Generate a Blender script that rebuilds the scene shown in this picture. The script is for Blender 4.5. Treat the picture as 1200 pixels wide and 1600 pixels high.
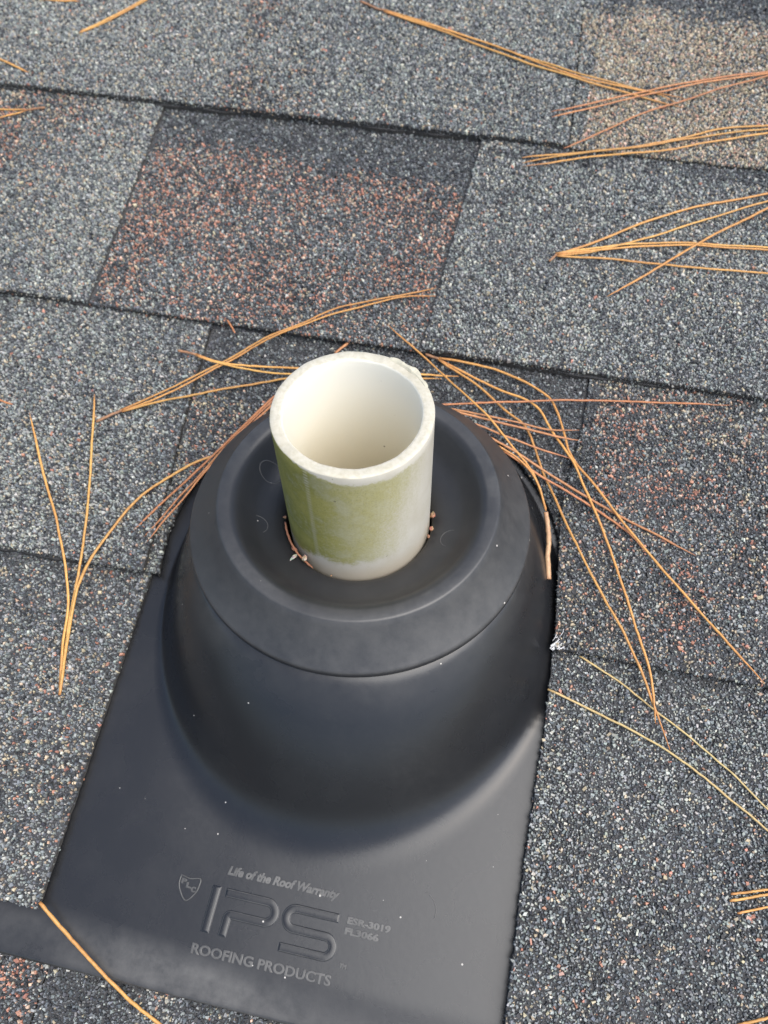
import bpy, math, random
import numpy as np
from mathutils import Vector, Matrix

sc = bpy.context.scene
for o in list(bpy.data.objects):
    bpy.data.objects.remove(o)
MM = 0.001
PITCH = 0.20752                      # roof pitch in radians (about 11.9 degrees)
CP, SP = math.cos(PITCH), math.sin(PITCH)

# ------------------------------------------------------------------ camera
cam = bpy.data.cameras.new('camera')
cam_ob = bpy.data.objects.new('camera', cam)
sc.collection.objects.link(cam_ob)
right = Vector((0.97814787, 0.20725372, -0.01651170))
down = Vector((0.16382913, -0.81722333, -0.55254507))
fwd = Vector((-0.12801076, 0.53776568, -0.83331946))
m = Matrix.Identity(4)
for i in range(3):
    m[i][0], m[i][1], m[i][2] = right[i], -down[i], -fwd[i]
m.translation = Vector((56.876, -193.637, 342.814)) * MM
cam_ob.matrix_world = m
cam.sensor_fit = 'AUTO'
cam.sensor_width = 36.0
cam.lens = 1327.53 * 36.0 / 1600.0
cam.clip_start = 0.01
cam.clip_end = 500.0
cam.dof.use_dof = True
cam.dof.focus_distance = 0.335
cam.dof.aperture_fstop = 12.5
sc.camera = cam_ob
sc.render.resolution_x, sc.render.resolution_y = 768, 1024

# ------------------------------------------------------------------ light
SUN_EL, SUN_AZ = math.radians(62), math.radians(-22)      # azimuth measured from +X towards +Y
world = bpy.data.worlds.new('World')
sc.world = world
world.use_nodes = True
wn = world.node_tree.nodes
sky = wn.new('ShaderNodeTexSky')
sky.sky_type = 'NISHITA'
sky.sun_disc = False
sky.sun_elevation = SUN_EL
sky.sun_rotation = math.radians(90) - SUN_AZ
sky.air_density = 1.0
sky.dust_density = 3.0
sky.ozone_density = 1.0
world.node_tree.links.new(sky.outputs[0], wn['Background'].inputs[0])
wn['Background'].inputs[1].default_value = 0.08

sun = bpy.data.lights.new('sun', 'SUN')
sun.energy = 1.5
sun.angle = math.radians(66)
sun.color = (1.0, 0.97, 0.92)
sun_ob = bpy.data.objects.new('sun', sun)
sc.collection.objects.link(sun_ob)
sd = Vector((math.cos(SUN_EL) * math.cos(SUN_AZ), math.cos(SUN_EL) * math.sin(SUN_AZ), math.sin(SUN_EL)))
sun_ob.rotation_euler = sd.to_track_quat('Z', 'Y').to_euler()
sun_ob.location = sd * 5

sc.view_settings.view_transform = 'Standard'
sc.view_settings.look = 'None'
sc.view_settings.gamma = 1.0
sc.view_settings.exposure = 1.58
sc.cycles.max_bounces = 10
sc.cycles.diffuse_bounces = 8
sc.view_settings.use_curve_mapping = False

# ------------------------------------------------------------------ helpers
def rp(u, v, w):
    """roof coordinates in mm (u right, v up the slope, w off the roof) to world metres"""
    return Vector((u, CP * v - SP * w, SP * v + CP * w)) * MM

def rp_np(a):
    a = np.asarray(a, float)
    u, v, w = a[:, 0], a[:, 1], a[:, 2]
    return np.stack([u, CP * v - SP * w, SP * v + CP * w], -1) * MM

def link(name, me, mat=None, parent=None):
    o = bpy.data.objects.new(name, me)
    sc.collection.objects.link(o)
    if mat:
        me.materials.clear()
        me.materials.append(mat)
    if parent:
        o.parent = parent
    return o

def empty(name, loc=(0, 0, 0), size=0.02):
    o = bpy.data.objects.new(name, None)
    o.empty_display_size = size
    o.location = loc
    sc.collection.objects.link(o)
    return o

def tag(o, label=None, cat=None, group=None, kind=None):
    if label: o['label'] = label
    if cat: o['category'] = cat
    if group: o['group'] = group
    if kind: o['kind'] = kind
    return o

def mesh(name, verts, faces, smooth=False):
    me = bpy.data.meshes.new(name)
    me.from_pydata([tuple(v) for v in verts], [], faces)
    if smooth:
        me.polygons.foreach_set('use_smooth', [True] * len(me.polygons))
    me.update()
    return me

def np_mesh(name, verts, loops, sizes, smooth=False):
    me = bpy.data.meshes.new(name)
    me.vertices.add(len(verts))
    me.vertices.foreach_set('co', np.ascontiguousarray(verts, np.float32).ravel())
    me.loops.add(len(loops))
    me.loops.foreach_set('vertex_index', np.ascontiguousarray(loops, np.int32))
    me.polygons.add(len(sizes))
    st = np.concatenate([[0], np.cumsum(sizes)[:-1]])
    me.polygons.foreach_set('loop_start', st.astype(np.int32))
    me.polygons.foreach_set('loop_total', np.asarray(sizes, np.int32))
    me.polygons.foreach_set('use_smooth', np.full(len(sizes), smooth))
    me.update(calc_edges=True)
    me.validate()
    return me

def set_col(me, cols, name='Col'):
    a = me.color_attributes.new(name, 'FLOAT_COLOR', 'POINT')
    c = np.ones((len(me.vertices), 4), np.float32)
    c[:, :3] = cols
    a.data.foreach_set('color', c.ravel())

def set_float(me, vals, name):
    a = me.attributes.new(name, 'FLOAT', 'POINT')
    a.data.foreach_set('value', np.asarray(vals, np.float32))

def nodes(mat):
    mat.use_nodes = True
    nt = mat.node_tree
    return nt, nt.nodes, nt.links, nt.nodes['Principled BSDF']

def mnode(nt, op, a, b=None, c=None, clamp=False):
    n = nt.nodes.new('ShaderNodeMath')
    n.operation = op
    n.use_clamp = clamp
    for i, x in enumerate((a, b, c)):
        if x is None: continue
        if isinstance(x, (int, float)): n.inputs[i].default_value = x
        else: nt.links.new(x, n.inputs[i])
    return n.outputs[0]

def maprange(nt, x, a, b, c=0.0, d=1.0, smooth=True):
    n = nt.nodes.new('ShaderNodeMapRange')
    n.interpolation_type = 'SMOOTHSTEP' if smooth else 'LINEAR'
    nt.links.new(x, n.inputs[0])
    for i, q in enumerate((a, b, c, d)):
        n.inputs[i + 1].default_value = q
    return n.outputs[0]

def noise(nt, vec, scale, detail=3.0, rough=0.55):
    n = nt.nodes.new('ShaderNodeTexNoise')
    n.inputs['Scale'].default_value = scale
    n.inputs['Detail'].default_value = detail
    n.inputs['Roughness'].default_value = rough
    if vec is not None: nt.links.new(vec, n.inputs['Vector'])
    return n.outputs[0]

def mixcol(nt, f, a, b):
    n = nt.nodes.new('ShaderNodeMix')
    n.data_type = 'RGBA'
    for s, x in ((n.inputs[0], f), (n.inputs[6], a), (n.inputs[7], b)):
        if isinstance(x, (int, float)): s.default_value = x
        elif isinstance(x, tuple): s.default_value = (*x, 1.0)
        else: nt.links.new(x, s)
    return n.outputs[2]

def bump(nt, h, strength, dist, prev=None):
    n = nt.nodes.new('ShaderNodeBump')
    n.inputs['Strength'].default_value = strength
    n.inputs['Distance'].default_value = dist
    nt.links.new(h, n.inputs['Height'])
    if prev is not None: nt.links.new(prev, n.inputs['Normal'])
    return n.outputs[0]

def objcoord(nt):
    return nt.nodes.new('ShaderNodeTexCoord').outputs['Object']

def attr(nt, name):
    n = nt.nodes.new('ShaderNodeAttribute')
    n.attribute_name = name
    return n

def catmull(pts, n):
    P = [np.array(p, float) for p in pts]
    P = [2 * P[0] - P[1]] + P + [2 * P[-1] - P[-2]]
    out = []
    for i in range(1, len(P) - 2):
        a, b, c, d = P[i - 1], P[i], P[i + 1], P[i + 2]
        for t in np.linspace(0, 1, n, endpoint=False):
            out.append(0.5 * (2 * b + (c - a) * t + (2 * a - 5 * b + 4 * c - d) * t * t + (3 * b - a - 3 * c + d) * t ** 3))
    out.append(P[-2])
    return np.array(out)

_rs = np.random.RandomState(11)
_lat = _rs.rand(64, 64)
def vnoise(x, y):
    """smooth value noise on arrays, 0..1, period 64"""
    xi, yi = np.floor(x).astype(int), np.floor(y).astype(int)
    fx, fy = x - xi, y - yi
    fx, fy = fx * fx * (3 - 2 * fx), fy * fy * (3 - 2 * fy)
    a, b = _lat[xi % 64, yi % 64], _lat[(xi + 1) % 64, yi % 64]
    c, d = _lat[xi % 64, (yi + 1) % 64], _lat[(xi + 1) % 64, (yi + 1) % 64]
    return (a * (1 - fx) + b * fx) * (1 - fy) + (c * (1 - fx) + d * fx) * fy

# ------------------------------------------------------------------ materials
def mat_granule():
    m_ = bpy.data.materials.new('granule_ceramic')
    nt, ns, ln, b = nodes(m_)
    a = attr(nt, 'Col')
    n = noise(nt, objcoord(nt), 1800, 2)
    h = ns.new('ShaderNodeHueSaturation')
    ln.new(a.outputs['Color'], h.inputs['Color'])
    ln.new(maprange(nt, n, 0.3, 0.7, 0.75, 1.2), h.inputs['Value'])
    ln.new(h.outputs[0], b.inputs['Base Color'])
    b.inputs['Roughness'].default_value = 0.62
    b.inputs['Specular IOR Level'].default_value = 0.45
    return m_

def mat_asphalt():
    """the shingle mat itself: dark asphalt with pressed-in granules"""
    m_ = bpy.data.materials.new('shingle_asphalt')
    nt, ns, ln, b = nodes(m_)
    oc = objcoord(nt)
    v = ns.new('ShaderNodeTexVoronoi')
    v.inputs['Scale'].default_value = 780
    ln.new(oc, v.inputs['Vector'])
    sep = ns.new('ShaderNodeSeparateColor')
    ln.new(v.outputs['Color'], sep.inputs[0])
    r = ns.new('ShaderNodeValToRGB')
    r.color_ramp.interpolation = 'CONSTANT'
    e = r.color_ramp.elements
    e[0].position, e[0].color = 0.0, (0.014, 0.015, 0.017, 1)
    e[1].position, e[1].color = 0.3, (0.04, 0.044, 0.048, 1)
    for p, c in ((0.55, (0.10, 0.11, 0.115)), (0.78, (0.27, 0.28, 0.27)), (0.9, (0.26, 0.12, 0.08)), (0.94, (0.45, 0.42, 0.35))):
        q = e.new(p); q.color = (*c, 1)
    ln.new(sep.outputs[0], r.inputs[0])
    geo = ns.new('ShaderNodeNewGeometry')
    # cut sides are bare asphalt, the face carries granules
    face = attr(nt, 'face')
    sx = ns.new('ShaderNodeSeparateXYZ')
    ln.new(oc, sx.inputs[0])
    vv = mnode(nt, 'ADD', mnode(nt, 'MULTIPLY', sx.outputs[1], CP), mnode(nt, 'MULTIPLY', sx.outputs[2], SP))
    lft = mnode(nt, 'ADD', sx.outputs[0], mnode(nt, 'MULTIPLY', vv, 0.378))          # granules set singly right of this line
    zone = mnode(nt, 'MULTIPLY', mnode(nt, 'GREATER_THAN', lft, -0.194), mnode(nt, 'LESS_THAN', sx.outputs[0], 0.192))
    zone = mnode(nt, 'MULTIPLY', zone, mnode(nt, 'LESS_THAN', vv, 0.36))
    mat_c = mixcol(nt, zone, r.outputs[0], (0.036, 0.037, 0.039))
    col = mixcol(nt, face.outputs['Fac'], (0.04, 0.038, 0.035), mat_c)
    ln.new(col, b.inputs['Base Color'])
    b.inputs['Roughness'].default_value = 0.8
    n = noise(nt, oc, 900, 3)
    h = mnode(nt, 'ADD', mnode(nt, 'MULTIPLY', v.outputs['Distance'], -1.0), mnode(nt, 'MULTIPLY', n, 0.8))
    ln.new(bump(nt, h, 0.8, 0.0006), b.inputs['Normal'])
    return m_

def mat_plastic(name='black_plastic', base=0.020, rough=0.40):
    m_ = bpy.data.materials.new(name)
    nt, ns, ln, b = nodes(m_)
    oc = objcoord(nt)
    big = noise(nt, oc, 28, 4, 0.6)
    fine = noise(nt, oc, 420, 5, 0.65)
    dust = mnode(nt, 'MULTIPLY', maprange(nt, big, 0.42, 0.72, 0.0, 1.0), maprange(nt, fine, 0.35, 0.75, 0.2, 1.0))
    sc_ = attr(nt, 'scuff_sheen')
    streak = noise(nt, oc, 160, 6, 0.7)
    scf_sheen = mnode(nt, 'MULTIPLY', sc_.outputs['Fac'], maprange(nt, mnode(nt, 'ADD', mnode(nt, 'MULTIPLY', streak, 0.5), mnode(nt, 'MULTIPLY', big, 0.5)), 0.15, 0.75))
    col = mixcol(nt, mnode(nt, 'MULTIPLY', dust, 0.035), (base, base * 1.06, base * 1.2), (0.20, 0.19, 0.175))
    col = mixcol(nt, mnode(nt, 'MULTIPLY', scf_sheen, 0.5), col, (0.22, 0.215, 0.20))  # pale tint: real scuffs, also painted sheen on collar and letters
    # pale grit specks
    v = ns.new('ShaderNodeTexVoronoi')
    v.inputs['Scale'].default_value = 150
    ln.new(oc, v.inputs['Vector'])
    sp = ns.new('ShaderNodeSeparateColor')
    ln.new(v.outputs['Color'], sp.inputs[0])
    size = maprange(nt, sp.outputs[0], 0.62, 1.0, 0.0, 0.065, False)
    spk = mnode(nt, 'LESS_THAN', v.outputs['Distance'], size)
    col = mixcol(nt, mnode(nt, 'MULTIPLY', spk, 0.75), col, (0.5, 0.48, 0.44))
    ln.new(col, b.inputs['Base Color'])
    rr = mnode(nt, 'ADD', maprange(nt, big, 0.3, 0.7, rough - 0.015, rough + 0.025), mnode(nt, 'MULTIPLY', scf_sheen, 0.12))
    rr = mnode(nt, 'ADD', rr, mnode(nt, 'MULTIPLY', spk, 0.4))
    ln.new(rr, b.inputs['Roughness'])
    b.inputs['Specular IOR Level'].default_value = 0.48
    b.inputs['Specular Tint'].default_value = (0.97, 0.985, 1.0, 1)
    bm1 = bump(nt, fine, 0.10, 0.0003)
    ln.new(bump(nt, noise(nt, oc, 2600, 2), 0.12, 0.0001, bm1), b.inputs['Normal'])
    return m_

def vstretch(nt, vec):
    n = nt.nodes.new('ShaderNodeMapping')
    n.inputs['Scale'].default_value = (1.0, 1.0, 0.12)
    nt.links.new(vec, n.inputs['Vector'])
    return n.outputs[0]

def mat_pvc():
    m_ = bpy.data.materials.new('weathered_pvc')
    nt, ns, ln, b = nodes(m_)
    oc = objcoord(nt)
    s = ns.new('ShaderNodeSeparateXYZ')
    ln.new(oc, s.inputs[0])
    ang = mnode(nt, 'ARCTAN2', s.outputs[1], s.outputs[0])          # radians
    z = s.outputs[2]
    n1 = noise(nt, oc, 70, 5, 0.6)
    n2 = noise(nt, oc, 500, 4, 0.7)
    n3 = noise(nt, oc, 1600, 2, 0.6)
    nn = mnode(nt, 'ADD', mnode(nt, 'MULTIPLY', n1, 0.6), mnode(nt, 'MULTIPLY', n2, 0.4))
    off = mnode(nt, 'SUBTRACT', nn, 0.5)
    cl = attr(nt, 'outer').outputs['Fac']                             # 1 on the outer wall only
    # algae: right-hand limit leans, more at the top
    aa = mnode(nt, 'ADD', ang, mnode(nt, 'MULTIPLY', off, 1.1))
    aa = mnode(nt, 'SUBTRACT', aa, mnode(nt, 'MULTIPLY', mnode(nt, 'SUBTRACT', z, 0.07), 9.0))
    right_ = maprange(nt, aa, -1.35, -0.30, 1.0, 0.0)
    zz = mnode(nt, 'ADD', z, mnode(nt, 'MULTIPLY', off, 0.012))
    top_lim = maprange(nt, ang, -2.6, -1.2, 0.108, 0.1015)
    topm = maprange(nt, mnode(nt, 'SUBTRACT', zz, top_lim), -0.0015, 0.001, 1.0, 0.0)
    lowz = mnode(nt, 'ADD', zz, maprange(nt, ang, -2.5, -1.7, 0.0075, 0.0))
    low = maprange(nt, lowz, 0.0440, 0.0510)
    left_ = maprange(nt, ang, -3.14, -3.0)
    alg = mnode(nt, 'MULTIPLY', mnode(nt, 'MULTIPLY', right_, topm), mnode(nt, 'MULTIPLY', low, cl))
    grain = noise(nt, oc, 1100, 3, 0.75)
    drip = noise(nt, vstretch(nt, oc), 260, 3, 0.6)
    alg = mnode(nt, 'ADD', alg, mnode(nt, 'MULTIPLY', mnode(nt, 'SUBTRACT', mnode(nt, 'ADD', mnode(nt, 'MULTIPLY', grain, 0.6), mnode(nt, 'MULTIPLY', drip, 0.4)), 0.5), 1.6))
    alg = mnode(nt, 'MULTIPLY', maprange(nt, alg, 0.0, 1.0), cl)
    alg = mnode(nt, 'MULTIPLY', alg, maprange(nt, n1, 0.34, 0.6, 0.8, 1.05))
    dense = maprange(nt, ang, -2.2, -1.2, 1.15, 0.86)
    alg = mnode(nt, 'MULTIPLY', alg, mnode(nt, 'MULTIPLY', dense, maprange(nt, n2, 0.25, 0.62, 0.8, 1.0)), clamp=True)
    # raised print line left clean
    dl = mnode(nt, 'ABSOLUTE', mnode(nt, 'ADD', ang, 1.93))
    w = ns.new('ShaderNodeTexWave')
    w.wave_type = 'BANDS'; w.bands_direction = 'Z'
    w.inputs['Scale'].default_value = 190
    w.inputs['Distortion'].default_value = 2.0
    ln.new(oc, w.inputs['Vector'])
    line = mnode(nt, 'MULTIPLY', maprange(nt, dl, 0.012, 0.05, 1.0, 0.0), maprange(nt, w.outputs['Fac'], 0.25, 0.75, 0.0, 0.65))
    line = mnode(nt, 'MULTIPLY', line, cl)
    alg = mnode(nt, 'MULTIPLY', alg, mnode(nt, 'SUBTRACT', 1.0, mnode(nt, 'MULTIPLY', line, 0.6)))
    pvc = mixcol(nt, maprange(nt, n1, 0.35, 0.7), (0.50, 0.48, 0.415), (0.45, 0.425, 0.35))
    # inside: yellowed towards the bottom
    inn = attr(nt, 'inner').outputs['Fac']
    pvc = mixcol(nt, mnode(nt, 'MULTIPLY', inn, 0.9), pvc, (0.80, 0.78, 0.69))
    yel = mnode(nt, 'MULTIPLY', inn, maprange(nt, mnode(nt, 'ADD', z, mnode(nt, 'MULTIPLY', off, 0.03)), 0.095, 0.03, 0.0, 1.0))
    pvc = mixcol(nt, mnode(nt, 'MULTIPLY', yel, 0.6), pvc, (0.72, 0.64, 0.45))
    rim = attr(nt, 'rim').outputs['Fac']
    pvc = mixcol(nt, mnode(nt, 'MULTIPLY', rim, maprange(nt, n2, 0.35, 0.7, 0.3, 0.85)), pvc, (0.36, 0.335, 0.25))
    green = mixcol(nt, maprange(nt, n1, 0.35, 0.65), (0.165, 0.165, 0.026), (0.25, 0.235, 0.06))
    green = mixcol(nt, maprange(nt, ang, -2.1, -1.0, 0.0, 0.75), green, (0.36, 0.335, 0.14))
    green = mixcol(nt, maprange(nt, n3, 0.45, 0.7, 0.0, 0.35), green, (0.10, 0.11, 0.03))
    col = mixcol(nt, alg, pvc, green)
    # faint general grime and pin-point dirt
    dirt = mnode(nt, 'MULTIPLY', maprange(nt, n2, 0.6, 0.78), 0.25)
    col = mixcol(nt, mnode(nt, 'MULTIPLY', dirt, cl), col, (0.42, 0.39, 0.27))
    low2 = mnode(nt, 'MULTIPLY', maprange(nt, zz, 0.0455, 0.036, 0.0, 0.45), cl)
    col = mixcol(nt, low2, col, (0.42, 0.36, 0.27))
    v = ns.new('ShaderNodeTexVoronoi')
    v.inputs['Scale'].default_value = 170
    ln.new(oc, v.inputs['Vector'])
    sp = ns.new('ShaderNodeSeparateColor')
    ln.new(v.outputs['Color'], sp.inputs[0])
    spk = mnode(nt, 'LESS_THAN', v.outputs['Distance'], maprange(nt, sp.outputs[0], 0.8, 1.0, 0.0, 0.09, False))
    col = mixcol(nt, mnode(nt, 'MULTIPLY', spk, 0.7), col, (0.10, 0.085, 0.06))
    ln.new(col, b.inputs['Base Color'])
    ln.new(mnode(nt, 'ADD', 0.42, mnode(nt, 'MULTIPLY', alg, 0.4)), b.inputs['Roughness'])
    b.inputs['Specular IOR Level'].default_value = 0.4
    b.inputs['Subsurface Weight'].default_value = 0.0
    h = mnode(nt, 'ADD', mnode(nt, 'MULTIPLY', n2, mnode(nt, 'ADD', 0.25, alg)), mnode(nt, 'MULTIPLY', line, 1.2))
    ln.new(bump(nt, h, 0.22, 0.0003), b.inputs['Normal'])
    return m_

def mat_vcol(name, rough=0.6, scale=900, lo=0.75, hi=1.2, spec=0.4):
    m_ = bpy.data.materials.new(name)
    nt, ns, ln, b = nodes(m_)
    a = attr(nt, 'Col')
    h = ns.new('ShaderNodeHueSaturation')
    ln.new(a.outputs['Color'], h.inputs['Color'])
    ln.new(maprange(nt, noise(nt, objcoord(nt), scale, 3), 0.3, 0.7, lo, hi), h.inputs['Value'])
    ln.new(h.outputs[0], b.inputs['Base Color'])
    b.inputs['Roughness'].default_value = rough
    b.inputs['Specular IOR Level'].default_value = spec
    return m_

M_GRAN, M_ASPH = mat_granule(), mat_asphalt()
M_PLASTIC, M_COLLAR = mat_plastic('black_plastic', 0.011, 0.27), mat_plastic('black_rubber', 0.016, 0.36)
M_PVC = mat_pvc()
M_NEEDLE = mat_vcol('dry_pine_needle', 0.5, 700, 0.85, 1.15)
M_BARK = mat_vcol('bark_debris', 0.8, 1500, 0.6, 1.3)

def mat_plain(name, col, rough):
    m_ = bpy.data.materials.new(name)
    nt, ns, ln, b = nodes(m_)
    n = noise(nt, objcoord(nt), 60, 5)
    ln.new(mixcol(nt, n, tuple(c * 0.7 for c in col), tuple(c * 1.3 for c in col)), b.inputs['Base Color'])
    b.inputs['Roughness'].default_value = rough
    return m_
M_DECK = mat_plain('roof_underlay', (0.02, 0.02, 0.02), 0.9)
M_FIBRE = mat_plain('glass_fibre', (0.5, 0.5, 0.5), 0.5)

# ------------------------------------------------------------------ roof
roof = link('roof', mesh('roof', [rp(-1500, -1200, -8), rp(1500, -1200, -8), rp(1500, 1500, -8), rp(-1500, 1500, -8),
                                  rp(-1500, -1200, -30), rp(1500, -1200, -30), rp(1500, 1500, -30), rp(-1500, 1500, -30)],
                         [(0, 1, 2, 3), (7, 6, 5, 4), (0, 4, 5, 1), (1, 5, 6, 2), (2, 6, 7, 3), (3, 7, 4, 0)]), M_DECK)
tag(roof, kind='structure')

rng = np.random.RandomState(5)
# region where single granules are set (a little more than the photograph sees)
FRAME = np.array([(-330, 345), (-62, 376), (190, 400), (194, 200), (198, -60), (204, -172), (45, -205), (-112, -240), (-160, -122), (-205, -11), (-262, 136)], float)

def inside(poly, x, y):
    r = np.zeros(len(x), bool)
    n = len(poly)
    j = n - 1
    for i in range(n):
        xi, yi, xj, yj = poly[i][0], poly[i][1], poly[j][0], poly[j][1]
        c = ((yi > y) != (yj > y)) & (x < (xj - xi) * (y - yi) / (yj - yi + 1e-12) + xi)
        r ^= c
        j = i
    return r

PAL = np.array([(0.028, 0.030, 0.033), (0.056, 0.061, 0.066), (0.115, 0.127, 0.134), (0.215, 0.231, 0.221), (0.335, 0.335, 0.295),
                (0.34, 0.285, 0.20), (0.33, 0.16, 0.11), (0.41, 0.275, 0.205)])
MIX = {   # share of black, charcoal, slate, light grey, off-white, tan, rust, pink
    'light': (.05, .14, .21, .36, .17, .07, .008, .004),
    'cool':  (.08, .18, .25, .34, .11, .035, .006, .004),
    'red':   (.16, .32, .16, .07, .02, .04, .17, .08),
    'dark':  (.20, .46, .27, .06, .01, .01, 0, 0),
    'beige': (.05, .11, .05, .12, .12, .44, .01, .10),
    'mixed': (.06, .21, .37, .22, .05, .055, .024, .012),
    'salt':  (.06, .17, .31, .28, .09, .075, .02, .01),
    'tan':   (.16, .29, .18, .12, .04, .14, .05, .03),
}
MIXC = {k: np.cumsum(v) / sum(v) for k, v in MIX.items()}

def pick(zone, n):
    """colour of n granules, zone = array of mix names index"""
    c = np.zeros((n, 3))
    r = rng.rand(n)
    for z in set(zone):
        mk = zone == z
        idx = np.searchsorted(MIXC[z], r[mk])
        c[mk] = PAL[np.clip(idx, 0, 7)]
    c *= rng.uniform(0.72, 1.3, (n, 1)) * rng.uniform(0.95, 1.05, (n, 3))
    return c

def granule_mesh(name, cen, rad, cols, nrm_tilt=None):
    """cen: n x 3 roof mm; each granule a four-sided crushed-rock chip"""
    n = len(cen)
    ang = np.arange(4) * 2 * math.pi / 4 + rng.uniform(0, 2 * math.pi, (n, 1)) + rng.uniform(-.5, .5, (n, 4))
    rb = rad[:, None] * rng.uniform(0.72, 1.15, (n, 4))
    sx = rng.uniform(0.72, 1.3, (n, 1)); yaw = rng.uniform(0, math.pi, (n, 1))
    def shape(r, z):
        x, y = r * np.cos(ang) * sx, r * np.sin(ang) / sx
        return np.stack([x * np.cos(yaw) - y * np.sin(yaw), x * np.sin(yaw) + y * np.cos(yaw), z], -1)
    h = rad * rng.uniform(0.55, 1.05, n)
    base = shape(rb, np.repeat(-0.35 * rad[:, None], 4, 1))
    rt = rb * rng.uniform(0.5, 0.82, (n, 1))
    top = shape(rt, np.zeros((n, 4)))
    tl = rng.uniform(-.55, .55, (n, 2))
    top[..., 2] = h[:, None] + top[..., 0] * tl[:, :1] + top[..., 1] * tl[:, 1:]
    V = np.concatenate([base, top], 1)
    if nrm_tilt is not None:            # lean chips out of the plane (for edges): nrm_tilt n x 3 unit normals
        zx = nrm_tilt; a = np.cross(zx, np.array([0.31, 0.77, 0.55])); a /= np.linalg.norm(a, axis=1)[:, None]
        b_ = np.cross(zx, a)
        V = V[..., :1] * a[:, None] + V[..., 1:2] * b_[:, None] + V[..., 2:] * zx[:, None]
    V = V + cen[:, None]
    P = rp_np(V.reshape(-1, 3))
    q = []
    for i in range(4):
        j = (i + 1) % 4
        q += [i, j, 4 + j, 4 + i]
    q += [4, 5, 6, 7]
    loops = (np.array(q)[None] + 8 * np.arange(n)[:, None]).ravel()
    sizes = np.tile([4, 4, 4, 4, 4], n)
    me = np_mesh(name, P, loops, sizes)
    set_col(me, np.repeat(cols, 8, 0))
    return me

def densify(poly, step=2.0, jit=0.13):
    out = []
    n = len(poly)
    for i in range(n):
        a, b = np.array(poly[i], float), np.array(poly[(i + 1) % n], float)
        L_ = np.linalg.norm(b - a)
        k = max(1, int(L_ / step)) if L_ < 700 else int(L_ / 6)
        for t in np.arange(k) / k:
            p = a + (b - a) * t
            if 0 < t: p = p + rng.normal(0, jit, 2)
            out.append(p)
    return np.array(out)

def slab(name, out, wf, thick, drop=0.0):
    n = len(out)
    w = wf(out[:, 0], out[:, 1]) - drop
    top = np.column_stack([out, w]); bot = np.column_stack([out, w - thick])
    P = rp_np(np.concatenate([top, top, bot, bot]))
    loops = list(range(n)); sizes = [n]
    for i in range(n):
        j = (i + 1) % n
        loops += [n + i, 2 * n + i, 2 * n + j, n + j]; sizes.append(4)
    loops += list(range(4 * n - 1, 3 * n - 1, -1)); sizes.append(n)
    me = np_mesh(name, P, np.array(loops), np.array(sizes))
    set_float(me, np.concatenate([np.ones(n), np.zeros(3 * n)]), 'face')
    return me

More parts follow.
